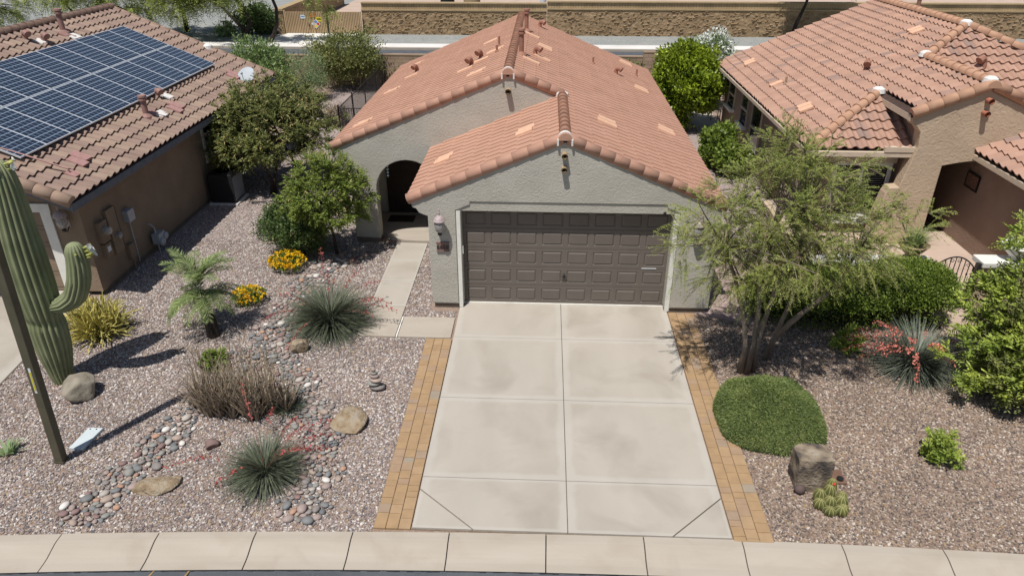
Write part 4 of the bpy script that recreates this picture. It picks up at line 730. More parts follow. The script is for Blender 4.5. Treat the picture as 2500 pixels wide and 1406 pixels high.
# courtyard wall, gate, urns
cw = thing('courtyard_wall', 'low tan courtyard wall with white cap behind the hedge', 'wall', (7.4, .3, 0)); MB().box(6.0, 8.72, .15, .4, 0, 1.16).build('wall', STUCR, cw); MB().box(5.92, 8.78, .05, .5, 1.16, 1.27).build('cap', TRIMW, cw, bevel=.02)
MB().box(5.98, 6.2, .4, 4.7, 0, 1.0).build('side_wall', STUCR, cw)
cw = thing('courtyard_wall', 'low tan courtyard wall with white cap right of the iron gate', 'wall', (10.8, .3, 0)); MB().box(9.95, 11.6, .15, .45, 0, 1.16).build('wall', STUCR, cw); MB().box(9.88, 11.6, .05, .55, 1.16, 1.3).build('cap', TRIMW, cw, bevel=.02)
ig = thing('iron_gate', 'black wrought iron gate with arched top and scrolls', 'gate', (9.28, .15, 0))
topz = lambda x: 1.14 + .26 * (1 - ((x - 9.28) / .46) ** 2)
MB().tube([(8.82, .15, .08), (8.82, .15, topz(8.82))], .02, 6).build('stile', DARK, ig); MB().tube([(9.74, .15, .08), (9.74, .15, topz(9.74))], .02, 6).build('stile', DARK, ig)
MB().tube([(8.82 + .046 * i, .15, topz(8.82 + .046 * i)) for i in range(21)], .018, 6).build('top_rail', DARK, ig); MB().tube([(8.82, .15, .12), (9.74, .15, .12)], .018, 6).build('bottom_rail', DARK, ig); MB().tube([(8.82, .15, .62), (9.74, .15, .62)], .012, 6).build('middle_rail', DARK, ig)
for i in range(1, 8):
    x = 8.82 + .115 * i; b_ = MB().tube([(x, .15, .12), (x, .15, topz(x))], .011, 6).build('bar', DARK, ig)
    if i % 2: MB().lathe([(.008, -.05), (.026, 0), (.008, .05)], (x, .15, .95), 6).build('knuckle', DARK, b_)
for x, s_ in ((8.95, 1), (9.2, -1), (9.36, 1), (9.6, -1)):
    zc_ = topz(x) - .1; MB().tube([(x + s_ * (.06 - .004 * k) * math.cos(k * .5), .15, zc_ + (.06 - .004 * k) * math.sin(k * .5)) for k in range(14)], .008, 5).build('scroll', DARK, ig)
MB().box(9.8, 9.88, .1, .2, 0, 1.25).build('gate_post', DARK, ig)
# ================================================================ WALLS AND FENCES BEHIND
def brickmat(name, c1, c2, mortar, bw, rh, ms=0.012):
    m = bpy.data.materials.new(name); m.use_nodes = True; nt = m.node_tree; p = nt.nodes['Principled BSDF']; p.inputs['Roughness'].default_value = 0.95
    ge = nt.nodes.new('ShaderNodeNewGeometry'); sp = nt.nodes.new('ShaderNodeSeparateXYZ'); cb = nt.nodes.new('ShaderNodeCombineXYZ'); nt.links.new(ge.outputs['Position'], sp.inputs[0]); ad = nt.nodes.new('ShaderNodeMath'); nt.links.new(sp.outputs[0], ad.inputs[0]); nt.links.new(sp.outputs[1], ad.inputs[1]); nt.links.new(ad.outputs[0], cb.inputs[0]); nt.links.new(sp.outputs[2], cb.inputs[1])
    b = nt.nodes.new('ShaderNodeTexBrick'); b.inputs['Scale'].default_value = 1; b.inputs['Brick Width'].default_value = bw; b.inputs['Row Height'].default_value = rh; b.inputs['Mortar Size'].default_value = ms
    for k, c in (('Color1', c1), ('Color2', c2), ('Mortar', mortar)): b.inputs[k].default_value = (*c, 1)
    nt.links.new(cb.outputs[0], b.inputs[0]); mx = nt.nodes.new('ShaderNodeMix'); mx.data_type = 'RGBA'; mx.blend_type = 'MULTIPLY'; mx.inputs[0].default_value = 1
    r = ramp(nt, [(.3, g3(.75)), (.7, g3(1.15))]); nt.links.new(noise(nt, .9, 6), r.inputs[0]); nt.links.new(b.outputs[0], mx.inputs[6]); nt.links.new(r.outputs[0], mx.inputs[7]); nt.links.new(mx.outputs[2], p.inputs[0])
    bp = nt.nodes.new('ShaderNodeBump'); bp.inputs['Strength'].default_value = .5; bp.inputs['Distance'].default_value = .01; nt.links.new(b.outputs['Fac'], bp.inputs['Height']); bp.invert = True; nt.links.new(bp.outputs[0], p.inputs['Normal']); return m
BWALL = brickmat('block_courses', (.30, .215, .15), (.345, .25, .175), (.22, .155, .105), .41, .2)
RBAND = brickmat('band_blocks', (.36, .265, .15), (.40, .295, .17), (.24, .17, .09), .2, .6)
def blockwall(label, x0, x1, y, h, mat):
    o = thing('block_wall', label, 'wall', ((x0 + x1) / 2, y, 0)); MB().box(x0, x1, y, y + .2, -.03, h - .06).build('wall', mat, o); MB().box(x0, x1, y - .02, y + .22, h - .06, h).build('cap', BLOCK, o); return o
blockwall('shaded brown block wall at the back of the left side yard', -26, -9.4, 23.6, 1.6, BWALL); blockwall('tan block wall behind the grey house', -9.38, 4.6, 23.6, 1.66, BWALL); blockwall('taller tan block wall behind the citrus tree', 4.62, 40, 23.6, 1.9, BWALL)
# split-face retaining walls along the back street
def retaining(label, x0, x1, zb):
    y = 40.5; o = thing('retaining_wall', label, 'wall', ((x0 + x1) / 2, y, 0)); MB().box(x0, x1, y, y + .4, -.03, zb).build('wall', SPLIT, o)
    MB().box(x0, x1, y - .06, y + .5, zb, zb + .1).build('ledge', SPLITCAP, o); MB().box(x0, x1, y + .06, y + .4, zb + .1, zb + .5).build('band', RBAND, o); MB().box(x0, x1, y - .04, y + .5, zb + .5, zb + .58).build('cap', SPLITCAP, o)
    st_ = MB(); n = int((x1 - x0) * 26)
    for _ in range(n):
        x = random.uniform(x0 + .2, x1 - .2); z = random.uniform(.05, zb - .12); w_ = random.uniform(.08, .35); h_ = random.uniform(.03, .1); d_ = random.uniform(.02, .09); q = random.uniform(-.02, .05)
        st_.add([(x, y + .01, z), (x + w_, y + .01, z + q), (x + w_ * .9, y + .01, z + h_ + q), (x + w_ * .1, y + .01, z + h_), (x + w_ * .15, y - d_, z + h_ * .5), (x + w_ * .85, y - d_ * .7, z + h_ * .6 + q)], [(0, 1, 5, 4), (4, 5, 2, 3), (0, 4, 3), (1, 2, 5)])
    s_ = st_.build('stone_face', SPLIT, o); s_['kind'] = 'stuff'
retaining('rough tan retaining wall beside the sheet metal gate', -14.35, -.5, 1.72); retaining('rough tan retaining wall with higher cap on the right', -.48, 60, 1.86)
rt = thing('retaining_wall', 'rough tan wall running back left of the sheet metal gate', 'wall', (-20.5, 45, 0)); MB().box(-20.75, -20.25, 40.2, 58, -.03, 1.7).build('wall', SPLIT, rt); MB().box(-20.85, -20.2, 40.1, 58, 1.7, 1.85).build('cap', SPLITCAP, rt)
# corrugated gate
sg = thing('metal_gate', 'tan corrugated sheet metal gate with warning signs', 'gate', (-17.2, 40.2, 0))
for i in range(46):
    x = -20.05 + .124 * i; MB().box(x, x + .075, 40.19, 40.24, .12, 1.66).build('rib', GATEM, sg)
MB().box(-20.1, -14.36, 40.24, 40.26, .1, 1.64).build('sheet', M('gate_valley_shade', [(.25, .17, .095), (.29, .2, .115)], scale=2), sg)  # darker copy of the gate tan, shade between the ribs put into the colour
for x in (-20.12, -17.95, -16.9, -14.4): MB().box(x - .05, x + .05, 40.15, 40.3, 0, 1.75 if x < -19 else 1.68).build('post', GATEM if x != -16.9 else DARK, sg)
MB().box(-18.35, -18.3, 40.1, 40.16, .6, .85).build('latch', DARK, sg)
yel = M('sign_yellow', [(.55, .48, .03), (.62, .54, .05)]); org = M('sign_orange', [(.38, .13, .03), (.45, .17, .04)]); blu = M('sign_blue', [(.06, .2, .55), (.08, .24, .6)]); red = M('sign_red', [(.5, .03, .02), (.55, .05, .03)])
for nm, x, z, w_, h_, mm_ in (('blue_sign', -18.75, 1.3, .34, .26, WHITE), ('orange_sign', -18.0, 1.4, .42, .32, org), ('yellow_sign', -17.55, 1.12, .44, .32, yel)):
    o = MB().box(x - w_ / 2, x + w_ / 2, 40.165, 40.18, z - h_ / 2, z + h_ / 2).build(nm, mm_, sg)
    if nm != 'orange_sign': MB().box(x - w_ * .35, x + w_ * .35, 40.158, 40.163, z - h_ * .05, z + h_ * .2).build('sign_text', blu if nm == 'blue_sign' else SEAL, o)
hx = Matrix.Translation((-17.8, 40.165, .8)) @ Matrix.Rotation(math.pi / 4, 4, 'Y'); hs = MB().box(-.24, .24, -.005, .005, -.24, .24, hx).build('hazard_diamond', WHITE, sg)
for (a, b), mm_ in (((-.12, -.12), WHITE), ((.02, -.2), yel), ((-.2, .02), blu), ((.02, .02), red)): MB().box(a if a > 0 else -.2, .2 if a > 0 else -.02, -.012, -.006, b if b > 0 else -.2, .2 if b > 0 else -.02, hx).build('hazard_square', mm_, hs)
for i, (x, w_, h_, m_, lab, cat) in enumerate(((-8.2, 1.1, 2.6, SEAL, 'dark storage drum showing over the retaining wall', 'drum'), (-6.3, 1.3, 2.7, CLAYP, 'tan storage drum showing over the retaining wall', 'drum'), (-.8, .5, 2.6, WHITE, 'small white tank showing over the retaining wall', 'tank'))):
    tag(MB().lathe([(w_ / 2 * .95, 0), (w_ / 2, .1), (w_ / 2, h_ * .5), (w_ / 2 * .97, h_ * .52), (w_ / 2, h_ * .54), (w_ / 2, h_ - .15), (w_ / 2 * .8, h_), (.1, h_ + .03)], (x, 43.2, .05), 16).build('storage_drum', m_), lab, cat)
# iron view fences
def viewfence(label, pts):
    f = thing('iron_fence', label, 'fence', (pts[0][0], pts[0][1], 0))
    for (xa, ya), (xb, yb) in zip(pts[:-1], pts[1:]):
        L = math.hypot(xb - xa, yb - ya); n = max(1, round(L / 2.3))
        for z in (.15, 1.2): MB().tube([(xa, ya, z), (xb, yb, z)], .022, 5).build('rail', DARK, f)
        for i in range(n + 1): MB().tube([(xa + (xb - xa) * i / n, ya + (yb - ya) * i / n, -.03), (xa + (xb - xa) * i / n, ya + (yb - ya) * i / n, 1.32)], .035, 5).build('post', DARK, f)
        pk = MB(); k = int(L / .11)
        for i in range(1, k): pk.tube([(xa + (xb - xa) * i / k, ya + (yb - ya) * i / k, .15), (xa + (xb - xa) * i / k, ya + (yb - ya) * i / k, 1.2)], .009, 4, False)
        o = pk.build('pickets', DARK, f); o['kind'] = 'stuff'
viewfence('black iron view fence left of the grey house', [(-6.05, 14.0), (-9.2, 14.0), (-9.2, 23.5)]); viewfence('black iron view fence right of the grey house', [(3.6, 9.6), (4.55, 9.6), (4.55, 23.5)])
# a bench behind the tan house
bn = thing('metal_bench', 'dark metal chair beside the corner of the tan house', 'chair', (7.3, 17.6, 0))
for x in (7.1, 7.5): MB().tube([(x, 17.3, 0), (x, 17.35, .45), (x, 17.75, .45), (x, 17.85, .95)], .02, 5).build('side_frame', DARK, bn); MB().tube([(x, 17.8, 0), (x, 17.72, .45)], .02, 5).build('leg', DARK, bn)
MB().box(7.1, 7.5, 17.35, 17.75, .44, .47).build('seat', DARK, bn); MB().box(7.1, 7.5, 17.78, 17.82, .55, .92).build('backrest', DARK, bn)
# ================================================================ PLANTS
def leaves(P, D, L, W, r=rng, up=0.0):
    """diamond leaves: P base, D direction, L length, W width"""
    N = len(P); D = unit(D); R = r.normal(size=(N, 3)); R[:, 2] += up; S = unit(np.cross(D, R)); L = np.broadcast_to(L, (N,))[:, None]; W = np.broadcast_to(W, (N,))[:, None]
    Vv = np.stack([P, P + D * L * .45 + S * W * .5, P + D * L, P + D * L * .45 - S * W * .5], 1).reshape(-1, 3)
    return Vv, np.arange(4 * N).reshape(N, 4)
def leafobj(name, parts, mat, parent):
    Vs, Fs, b = [], [], 0
    for v, f in parts: Vs.append(v); Fs.append(f + b); b += len(v)
    return put(name, npmesh(name, np.concatenate(Vs), np.concatenate(Fs)), mat, parent)
def crown_pts(c, rad, n, r, shell=.45, lump=.28, flat_bottom=None):
    d = unit(r.normal(size=(n, 3))); k = unit(r.normal(size=(7, 3))); ph = r.uniform(0, 6.28, 7)
    lm = np.sin((d @ k.T) * 4.5 + ph).mean(1) * 2.2; q = shell + (1 - shell) * r.uniform(size=n) ** .6
    p = d * (q * (1 + lump * lm))[:, None] * np.array(rad)
    if flat_bottom is not None: p[:, 2] = np.maximum(p[:, 2], flat_bottom * rad[2])
    return p + np.array(c), d
def bushy(c, rad, n_cl, per, cr, L, W, r, shell=.45, lump=.28, up=.3, fb=None):
    pc, d = crown_pts(c, rad, n_cl, r, shell, lump, fb); P = np.repeat(pc, per, 0) + r.normal(size=(n_cl * per, 3)) * np.array(cr); Dd = unit(np.repeat(d, per, 0) * .6 + r.normal(size=P.shape) * .8 + [0, 0, up])
    return leaves(P, Dd, r.uniform(.7, 1.3, len(P)) * L, r.uniform(.7, 1.3, len(P)) * W, r), pc
def feathery(c, rad, n_cl, fronds, r, flen=.4, nl=26, ll=.06, lw=.02, shell=.35, lump=.3, droop=.25, fb=None):
    pc, d = crown_pts(c, rad, n_cl, r, shell, lump, fb); out = []
    B = np.repeat(pc, fronds, 0); dd = unit(np.repeat(d, fronds, 0) * .9 + r.normal(size=B.shape) * .55 + [0, 0, .25]); FL = r.uniform(.6, 1.25, len(B)) * flen
    side = unit(np.cross(dd, [0, 0, 1.0] + r.normal(size=B.shape) * .25)); t = np.linspace(.1, 1, nl)
    P = B[:, None] + dd[:, None] * (FL[:, None] * t)[..., None]; P[..., 2] -= droop * (FL[:, None] * t ** 2)
    sg = np.where(np.arange(nl) % 2, 1, -1)[None, :, None]; Dl = side[:, None] * sg + dd[:, None] * .6 + r.normal(size=P.shape) * .15
    P = P.reshape(-1, 3); Dl = Dl.reshape(-1, 3)
    return leaves(P, Dl, r.uniform(.7, 1.2, len(P)) * ll, r.uniform(.8, 1.2, len(P)) * lw, r, up=2.0), pc, (B, B + dd * FL[:, None] - np.array([0, 0, 1.0]) * (droop * FL)[:, None])
def limbs(parent, stems, tips, r, mat, r0=.07, n_limb=40, name='trunk', thin=.008):
    """tapered stems, then limbs from the stem ends to crown points"""
    m = MB(); ends = []
    for st_ in stems:
        k = len(st_); m.tube(st_, [r0 * (1 - .55 * i / (k - 1)) * (1.25 if i == 0 else 1) for i in range(k)], 8); ends.append(V(st_[-1]))
    o = m.build(name, mat, parent, smooth=True); b = MB()
    idx = r.choice(len(tips), min(n_limb, len(tips)), replace=False)
    for i in idx:
        t = V(tips[i]); e = min(ends, key=lambda q: (q - t).length * (0.7 + .6 * random.random())); s0 = e
        mid = s0.lerp(t, .5) + V((random.uniform(-.15, .15), random.uniform(-.15, .15), random.uniform(0, .2))) * (t - s0).length * .6
        pts = [s0 * (1 - q) ** 2 + mid * 2 * q * (1 - q) + t * q * q for q in (0, .25, .5, .75, 1)]; b.tube(pts, [r0 * .42, r0 * .32, r0 * .24, r0 * .15, thin], 5, False)
    b.build('branches', mat, parent, smooth=True); return o
def plant(name, label, cat, loc, group=None): return thing(name, label, cat, loc, group)
G_MESQ = leafmat('leaf_mesquite', (0.135, 0.165, 0.042), (0.20, 0.225, 0.062)); G_EBONY = leafmat('leaf_ebony', (0.085, 0.12, 0.024), (0.16, 0.20, 0.04)); G_OLIVE = leafmat('leaf_olive', (0.095, 0.115, 0.036), (0.17, 0.18, 0.062)); G_OLEA = leafmat('leaf_oleander', (0.10, 0.155, 0.055), (0.17, 0.23, 0.09)); G_DARK = leafmat('leaf_dark', (0.045, 0.075, 0.025), (0.085, 0.125, 0.04))
G_CIT = leafmat('leaf_citrus', (0.085, 0.125, 0.01), (0.20, 0.26, 0.022), rough=.35); G_HEDGE = leafmat('leaf_hedge', (0.075, 0.115, 0.018), (0.14, 0.19, 0.034)); G_MOUND = leafmat('leaf_mound', (0.085, 0.12, 0.038), (0.145, 0.18, 0.062)); G_GREY = leafmat('leaf_grey_green', (0.12, 0.175, 0.085), (0.19, 0.25, 0.13)); G_PV = leafmat('leaf_palo_verde', (0.17, 0.21, 0.055), (0.26, 0.30, 0.085))
G_CASS = leafmat('leaf_yellow_green', (0.12, 0.17, 0.03), (0.26, 0.31, 0.06)); G_POD = M('seed_pods', [(0.36, 0.28, 0.12), (0.46, 0.37, 0.18)], rough=.7); G_YUC = leafmat('leaf_yucca', (0.055, 0.068, 0.045), (0.10, 0.115, 0.08), transl=.1); G_ALOE = leafmat('leaf_aloe', (0.15, 0.122, 0.095), (0.23, 0.19, 0.148), transl=.1); G_DRY = M('dry_stalk', [(0.26, 0.20, 0.13), (0.36, 0.29, 0.20)], rough=.8); CORAL = M('coral_flower', [(0.36, 0.07, 0.065), (0.48, 0.13, 0.115)], rough=.6, transl=.2); PINKF = M('pink_coral_flower', [(0.62, 0.17, 0.13), (0.72, 0.27, 0.21)], rough=.6, transl=.2)
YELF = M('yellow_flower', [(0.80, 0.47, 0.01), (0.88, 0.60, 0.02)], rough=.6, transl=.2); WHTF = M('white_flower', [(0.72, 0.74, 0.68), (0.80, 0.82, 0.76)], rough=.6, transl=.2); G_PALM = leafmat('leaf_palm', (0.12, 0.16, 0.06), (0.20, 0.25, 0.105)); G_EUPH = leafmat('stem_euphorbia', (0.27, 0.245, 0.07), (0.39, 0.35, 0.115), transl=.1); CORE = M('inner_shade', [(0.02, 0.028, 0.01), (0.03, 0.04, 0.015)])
R = lambda k: np.random.default_rng(k)

# feathery tree by the driveway
r = R(11); o = plant('mesquite_tree', 'feathery multi-trunk tree with airy crown right of the driveway', 'tree', (4.0, -2.5, 0))
prts, tips, tw = [], [], []
for c, rad, n, f in (((4.2, -2.5, 3.5), (1.6, 1.6, 1.15), 150, 10), ((4.4, -2.2, 4.5), (1.05, 1.0, .5), 44, 9), ((2.8, -2.7, 3.4), (1.1, 1.1, .8), 32, 8), ((2.3, -3.0, 2.9), (.7, .9, .6), 10, 7), ((3.45, -2.9, 2.55), (.9, .9, .45), 34, 8), ((5.5, -2.3, 3.2), (1.1, 1.0, .65), 36, 8), ((6.25, -2.1, 2.95), (.85, .8, .4), 14, 7), ((4.0, -3.6, 3.25), (1.0, .8, .6), 32, 8), ((5.0, -2.4, 2.4), (.9, .7, .3), 16, 7), ((3.7, -2.6, 2.0), (.6, .5, .3), 8, 6)):
    a, pc, tws = feathery(c, rad, int(n * 1.0), f, r, .48, 36, .048, .0135, droop=.3); prts.append(a); tips += list(pc); tw.append(tws)
leafobj('crown', prts, G_MESQ, o); tips = np.array(tips)
limbs(o, [[(3.72, -2.78, -.03), (3.75, -2.75, .6), (3.62, -2.7, 1.3), (3.3, -2.7, 2.2), (3.0, -2.7, 2.9)], [(3.85, -2.8, -.03), (3.9, -2.75, .7), (3.92, -2.6, 1.5), (3.8, -2.5, 2.5), (3.9, -2.6, 3.2)], [(3.98, -2.7, -.03), (4.0, -2.7, .8), (4.2, -2.5, 1.7), (4.4, -2.4, 2.6), (4.5, -2.3, 3.4)], [(4.4, -2.25, -.03), (4.5, -2.25, .6), (4.7, -2.2, 1.4), (4.75, -2.2, 2.5)], [(4.5, -2.25, .6), (4.95, -2.3, 1.2), (5.5, -2.3, 1.8), (5.8, -2.2, 2.6)]], tips, r, BARK, .066, 130)
b = MB(); allB = np.concatenate([t[0] for t in tw]); allE = np.concatenate([t[1] for t in tw])
for i in r.choice(len(allB), 1500, replace=False): b.tube([allB[i], (allB[i] + allE[i]) / 2 + [0, 0, .03], allE[i]], [.006, .004, .002], 3, False)
b.build('twigs', G_DRY, o)
# trees left of the entry
r = R(12); o = plant('ebony_tree', 'small round bright green tree beside the arched entry', 'tree', (-6.45, 2.55, 0)); a, pc, tws = feathery((-6.45, 2.45, 1.85), (1.12, 1.05, 1.0), 260, 10, r, .24, 16, .055, .028, shell=.3, lump=.16, droop=.15); a2, pc2 = bushy((-6.45, 2.45, 1.85), (1.0, .95, .9), 60, 40, (.12, .12, .1), .07, .035, r); leafobj('crown', [a, a2], G_EBONY, o); limbs(o, [[(-6.35, 2.5, -.03), (-6.38, 2.5, .6), (-6.45, 2.5, 1.1), (-6.45, 2.45, 1.5)]], pc, r, BARKD, .045, 40)
pp, dd = crown_pts((-6.45, 2.45, 1.9), (1.1, 1.05, 1.0), 260, r, .9, .1); leafobj('seed_pods', [leaves(pp, dd + r.normal(size=dd.shape), .12, .022, r)], G_POD, o)
r = R(13); o = plant('round_shrub', 'dark rounded shrub between the lantana and the small tree', 'shrub', (-7.5, 2.5, 0)); a, pc = bushy((-7.45, 2.5, .85), (.92, .85, .72), 230, 80, (.1, .1, .09), .075, .034, r, shell=.35, lump=.12); leafobj('foliage', [a], G_DARK, o); limbs(o, [[(-7.4 + .12 * i, 2.45, -.03), (-7.4 + .2 * i, 2.45, .3)] for i in (-1, 0, 1)], pc, r, BARKD, .03, 30, 'stems')
pp, dd = crown_pts((-7.45, 2.5, .95), (.95, .88, .76), 130, r, .92, .1); leafobj('seed_pods', [leaves(pp, dd + r.normal(size=dd.shape), .08, .02, r)], G_POD, o)
r = R(14); o = plant('olive_toned_tree', 'wide olive green tree with tan seed pods between the houses', 'tree', (-9.8, 7.5, 0)); prts, tips = [], []
for c, rad, n in (((-9.8, 7.9, 2.25), (2.1, 1.9, 1.2), 420), ((-11.1, 7.4, 1.75), (1.1, 1.1, .8), 130), ((-8.7, 8.2, 2.0), (1.25, 1.2, .85), 130), ((-9.8, 8.0, 2.85), (1.5, 1.3, .7), 150), ((-10.4, 6.8, 1.6), (1.3, .8, .6), 110)):
    a, pc, tws = feathery(c, rad, n, 8, r, .27, 15, .065, .032, shell=.35, lump=.25, droop=.15); prts.append(a); tips += list(pc)
leafobj('crown', prts, G_OLIVE, o); tips = np.array(tips); limbs(o, [[(-9.85, 7.2, -.03), (-9.8, 7.25, .5), (-10.1, 7.3, 1.1), (-10.3, 7.5, 1.7)], [(-9.75, 7.2, -.03), (-9.7, 7.3, .6), (-9.5, 7.5, 1.3), (-9.2, 7.8, 1.8)], [(-9.35, 8.4, -.03), (-9.35, 8.4, .7), (-9.6, 8.3, 1.4), (-9.8, 8.2, 2.1)]], tips, r, BARKD, .06, 90)
pp, dd = crown_pts((-9.9, 7.9, 2.2), (2.1, 1.95, 1.3), 900, r, .75, .22); leafobj('seed_pods', [leaves(pp, dd + r.normal(size=dd.shape), .14, .026, r)], G_POD, o)
# behind
def simpletree(seed, name, label, cat, base, lobes, mat, bark, L, W, per, stems, r0=.06, nb=50, cr=.2, extra=None, group=None):
    r = R(seed); o = plant(name, label, cat, (base[0], base[1], 0), group); prts, tips = [], []
    for c, rad, n in lobes:
        a, pc = bushy(c, rad, int(n * 1.5), per, (cr, cr, cr * .8), L * 1.1, W * 1.15, r, shell=.35, lump=.22); prts.append(a); tips += list(pc)
    leafobj('crown' if cat == 'tree' else 'foliage', prts, mat, o); limbs(o, stems, np.array(tips), r, bark, r0, nb, 'trunk' if cat == 'tree' else 'stems')
    if extra: pp, dd = crown_pts(extra[0], extra[1], extra[2], r, .8, .25); leafobj('flowers', [leaves(pp, dd + r.normal(size=dd.shape), .13, .1, r)], extra[3], o)
    return o
simpletree(21, 'acacia_tree', 'olive green tree by the wall left of the iron fence', 'tree', (-10.9, 22.6), [((-11.0, 22.6, 2.1), (1.8, 1.5, 1.0), 90), ((-11.6, 22.6, 1.3), (1.1, 1.0, .8), 40), ((-10.2, 22.6, 1.5), (1.0, 1.0, .8), 34)], G_OLIVE, BARK, .11, .05, 60, [[(-10.7, 22.6, -.03), (-10.8, 22.6, .6), (-11.1, 22.6, 1.3)], [(-10.4, 22.6, -.03), (-10.3, 22.6, .7), (-10.2, 22.6, 1.4)]])
simpletree(22, 'oleander_shrub', 'pale green rounded shrub behind the brown house', 'shrub', (-13.6, 17), [((-13.6, 17, 1.75), (1.55, 1.5, 1.6), 130), ((-14.9, 17, 1.4), (1.0, 1.2, 1.2), 50)], G_OLEA, BARK, .14, .045, 90, [[(-13.6 + .2 * i, 17, -.03), (-13.6 + .4 * i, 17, .6)] for i in (-1, 0, 1)], .05, 40, .18)
simpletree(23, 'wispy_shrub', 'wispy grey green shrub against the shaded block wall', 'shrub', (-12.4, 20.3), [((-12.5, 20.3, 1.2), (.85, .8, 1.1), 60)], G_GREY, BARKD, .14, .02, 70, [[(-12.4, 20.3, -.03), (-12.45, 20.3, .6)]], .04, 30, .2)
simpletree(24, 'citrus_tree', 'dense bright green citrus tree between the grey and tan houses', 'tree', (5.6, 16.1), [((5.55, 16.1, 1.8), (1.5, 1.45, 1.45), 190), ((5.2, 16.0, 2.95), (.8, .9, .55), 40), ((5.95, 16.1, 2.75), (.75, .9, .6), 36)], G_CIT, BARKD, .15, .075, 75, [[(5.6, 16.1, -.03), (5.6, 16.1, .5), (5.6, 16.1, 1.1)]], .08, 40, .16)
simpletree(25, 'flowering_oleander', 'white flowering shrub behind the citrus tree', 'shrub', (7.2, 19.6), [((7.15, 19.6, 2.1), (1.1, 1.0, 1.25), 80)], G_OLEA, BARK, .14, .04, 60, [[(7.2, 19.6, -.03), (7.2, 19.6, .8)]], .05, 30, .18, ((7.15, 19.5, 2.3), (1.2, 1.05, 1.25), 1700, WHTF))
simpletree(26, 'leafy_shrub', 'dark leafy shrub in the gravel beside the tan house', 'shrub', (6.0, 10.8), [((6.0, 10.8, .75), (.65, .7, .75), 60), ((6.3, 9.8, .6), (.5, .5, .55), 30)], G_HEDGE, BARKD, .14, .08, 45, [[(6.0, 10.8, -.03), (6.0, 10.8, .4)]], .03, 16, .12)
simpletree(27, 'low_shrub', 'low green shrub inside the left iron fence', 'shrub', (-7.4, 13.2), [((-7.5, 15.4, .6), (.9, .8, .6), 40)], G_EBONY, BARKD, .1, .05, 50, [[(-7.5, 15.4, -.03), (-7.5, 15.4, .3)]], .03, 10, .12)
simpletree(28, 'low_shrub', 'green shrub by the block wall seen past the roof eave', 'shrub', (3.6, 22.6), [((3.6, 22.6, .8), (.9, .7, .7), 40)], G_EBONY, BARKD, .12, .06, 50, [[(3.6, 22.6, -.03), (3.6, 22.6, .3)]], .03, 10, .14)
simpletree(29, 'low_shrub', 'green shrub along the wall left of the roof', 'shrub', (-7.6, 22.4), [((-7.6, 22.0, .6), (.9, .9, .55), 40)], G_EBONY, BARKD, .12, .06, 50, [[(-7.6, 22.0, -.03), (-7.6, 22.0, .3)]], .03, 10, .14)
# palo verdes along the back street
def paloverde(seed, label, base, stems, lobes, mat=G_PV, nn=1.0):
    r = R(seed); o = plant('palo_verde_tree', label, 'tree', (base[0], base[1], 0), 'trees along the back street'); prts, tips = [], []
    for c, rad, n in lobes:
        a, pc, tws = feathery(c, rad, int(n * nn * 1.5), 8, r, .8, 18, .2, .045, shell=.25, lump=.3, droop=.7); prts.append(a); tips += list(pc)
    leafobj('crown', prts, mat, o); limbs(o, stems, np.array(tips), r, BARKD, .17, 40, thin=.015)
paloverde(31, 'weeping green tree with dark forked trunk above the brown roof end', (-22.2, 37.4), [[(-22.2, 37.4, -.03), (-22.3, 37.3, .9), (-23.0, 37.2, 1.8), (-23.8, 37, 2.8)], [(-22.2, 37.4, .4), (-21.6, 37.2, 1.3), (-22.0, 37, 2.4), (-22.6, 37, 3.3)]], [((-23.6, 36.6, 4.3), (2.8, 2.4, 1.5), 90), ((-26.4, 36.4, 3.3), (2.2, 2.0, 1.5), 60), ((-21.6, 36.6, 3.3), (1.0, 1.0, .5), 10)])
paloverde(32, 'tall dark trunk tree in front of the metal gate', (-19.8, 36.2), [[(-20.2, 36.3, -.03), (-19.75, 36.2, .5), (-19.3, 36.1, 1.3), (-19.15, 36, 2.4), (-19.5, 36, 3.6), (-19.6, 36, 5.0)]], [((-19.6, 35.6, 5.9), (1.8, 1.4, .9), 30), ((-16.3, 36.8, 2.9), (.8, .7, 1.2), 18)])
paloverde(33, 'green tree behind the brown roof ridge, left of the vent pipe', (-33.6, 37), [[(-33.6, 37, -.03), (-33.8, 37, 1.2), (-34.6, 37, 2.4)], [(-33.6, 37, .6), (-32.8, 37, 1.6), (-32.2, 37, 2.8)]], [((-33.6, 36.6, 4.0), (3.4, 2.6, 1.9), 110), ((-30.2, 36.8, 3.2), (2.4, 2.2, 1.9), 90)])
paloverde(34, 'green tree filling the top left corner', (-39.5, 36), [[(-39.5, 36, -.03), (-39.6, 36, 1.4), (-40, 36, 2.6)]], [((-39.0, 36, 3.3), (3.0, 2.4, 2.3), 110)])
paloverde(35, 'broad green tree behind the ridge of the brown roof', (-28.2, 41), [[(-28.2, 41, -.03), (-28.2, 41, 1.6), (-28.6, 41, 2.8)]], [((-28.4, 40, 3.4), (3.4, 2.4, 1.8), 110), ((-25.4, 41, 3.2), (1.8, 1.8, 1.1), 36)])
paloverde(36, 'dark trunk tree throwing shade on the right retaining wall', (17.6, 39.5), [[(17.3, 39.5, -.03), (17.5, 39.5, 1.2), (17.9, 39.5, 2.4), (18.2, 39.4, 4.4)]], [((18.2, 38.6, 5.6), (2.4, 1.8, 1.2), 80), ((19.9, 39.2, 4.9), (1.4, 1.2, .9), 30)], nn=1.0)
simpletree(37, 'street_shrub', 'rounded dark shrub by the wall left of the metal gate', 'shrub', (-22.3, 40.2), [((-22.3, 40.3, 1.1), (1.5, 1.2, 1.0), 60)], G_DARK, BARKD, .2, .1, 60, [[(-22.3, 40.3, 0), (-22.3, 40.3, .4)]], .06, 16, .25)
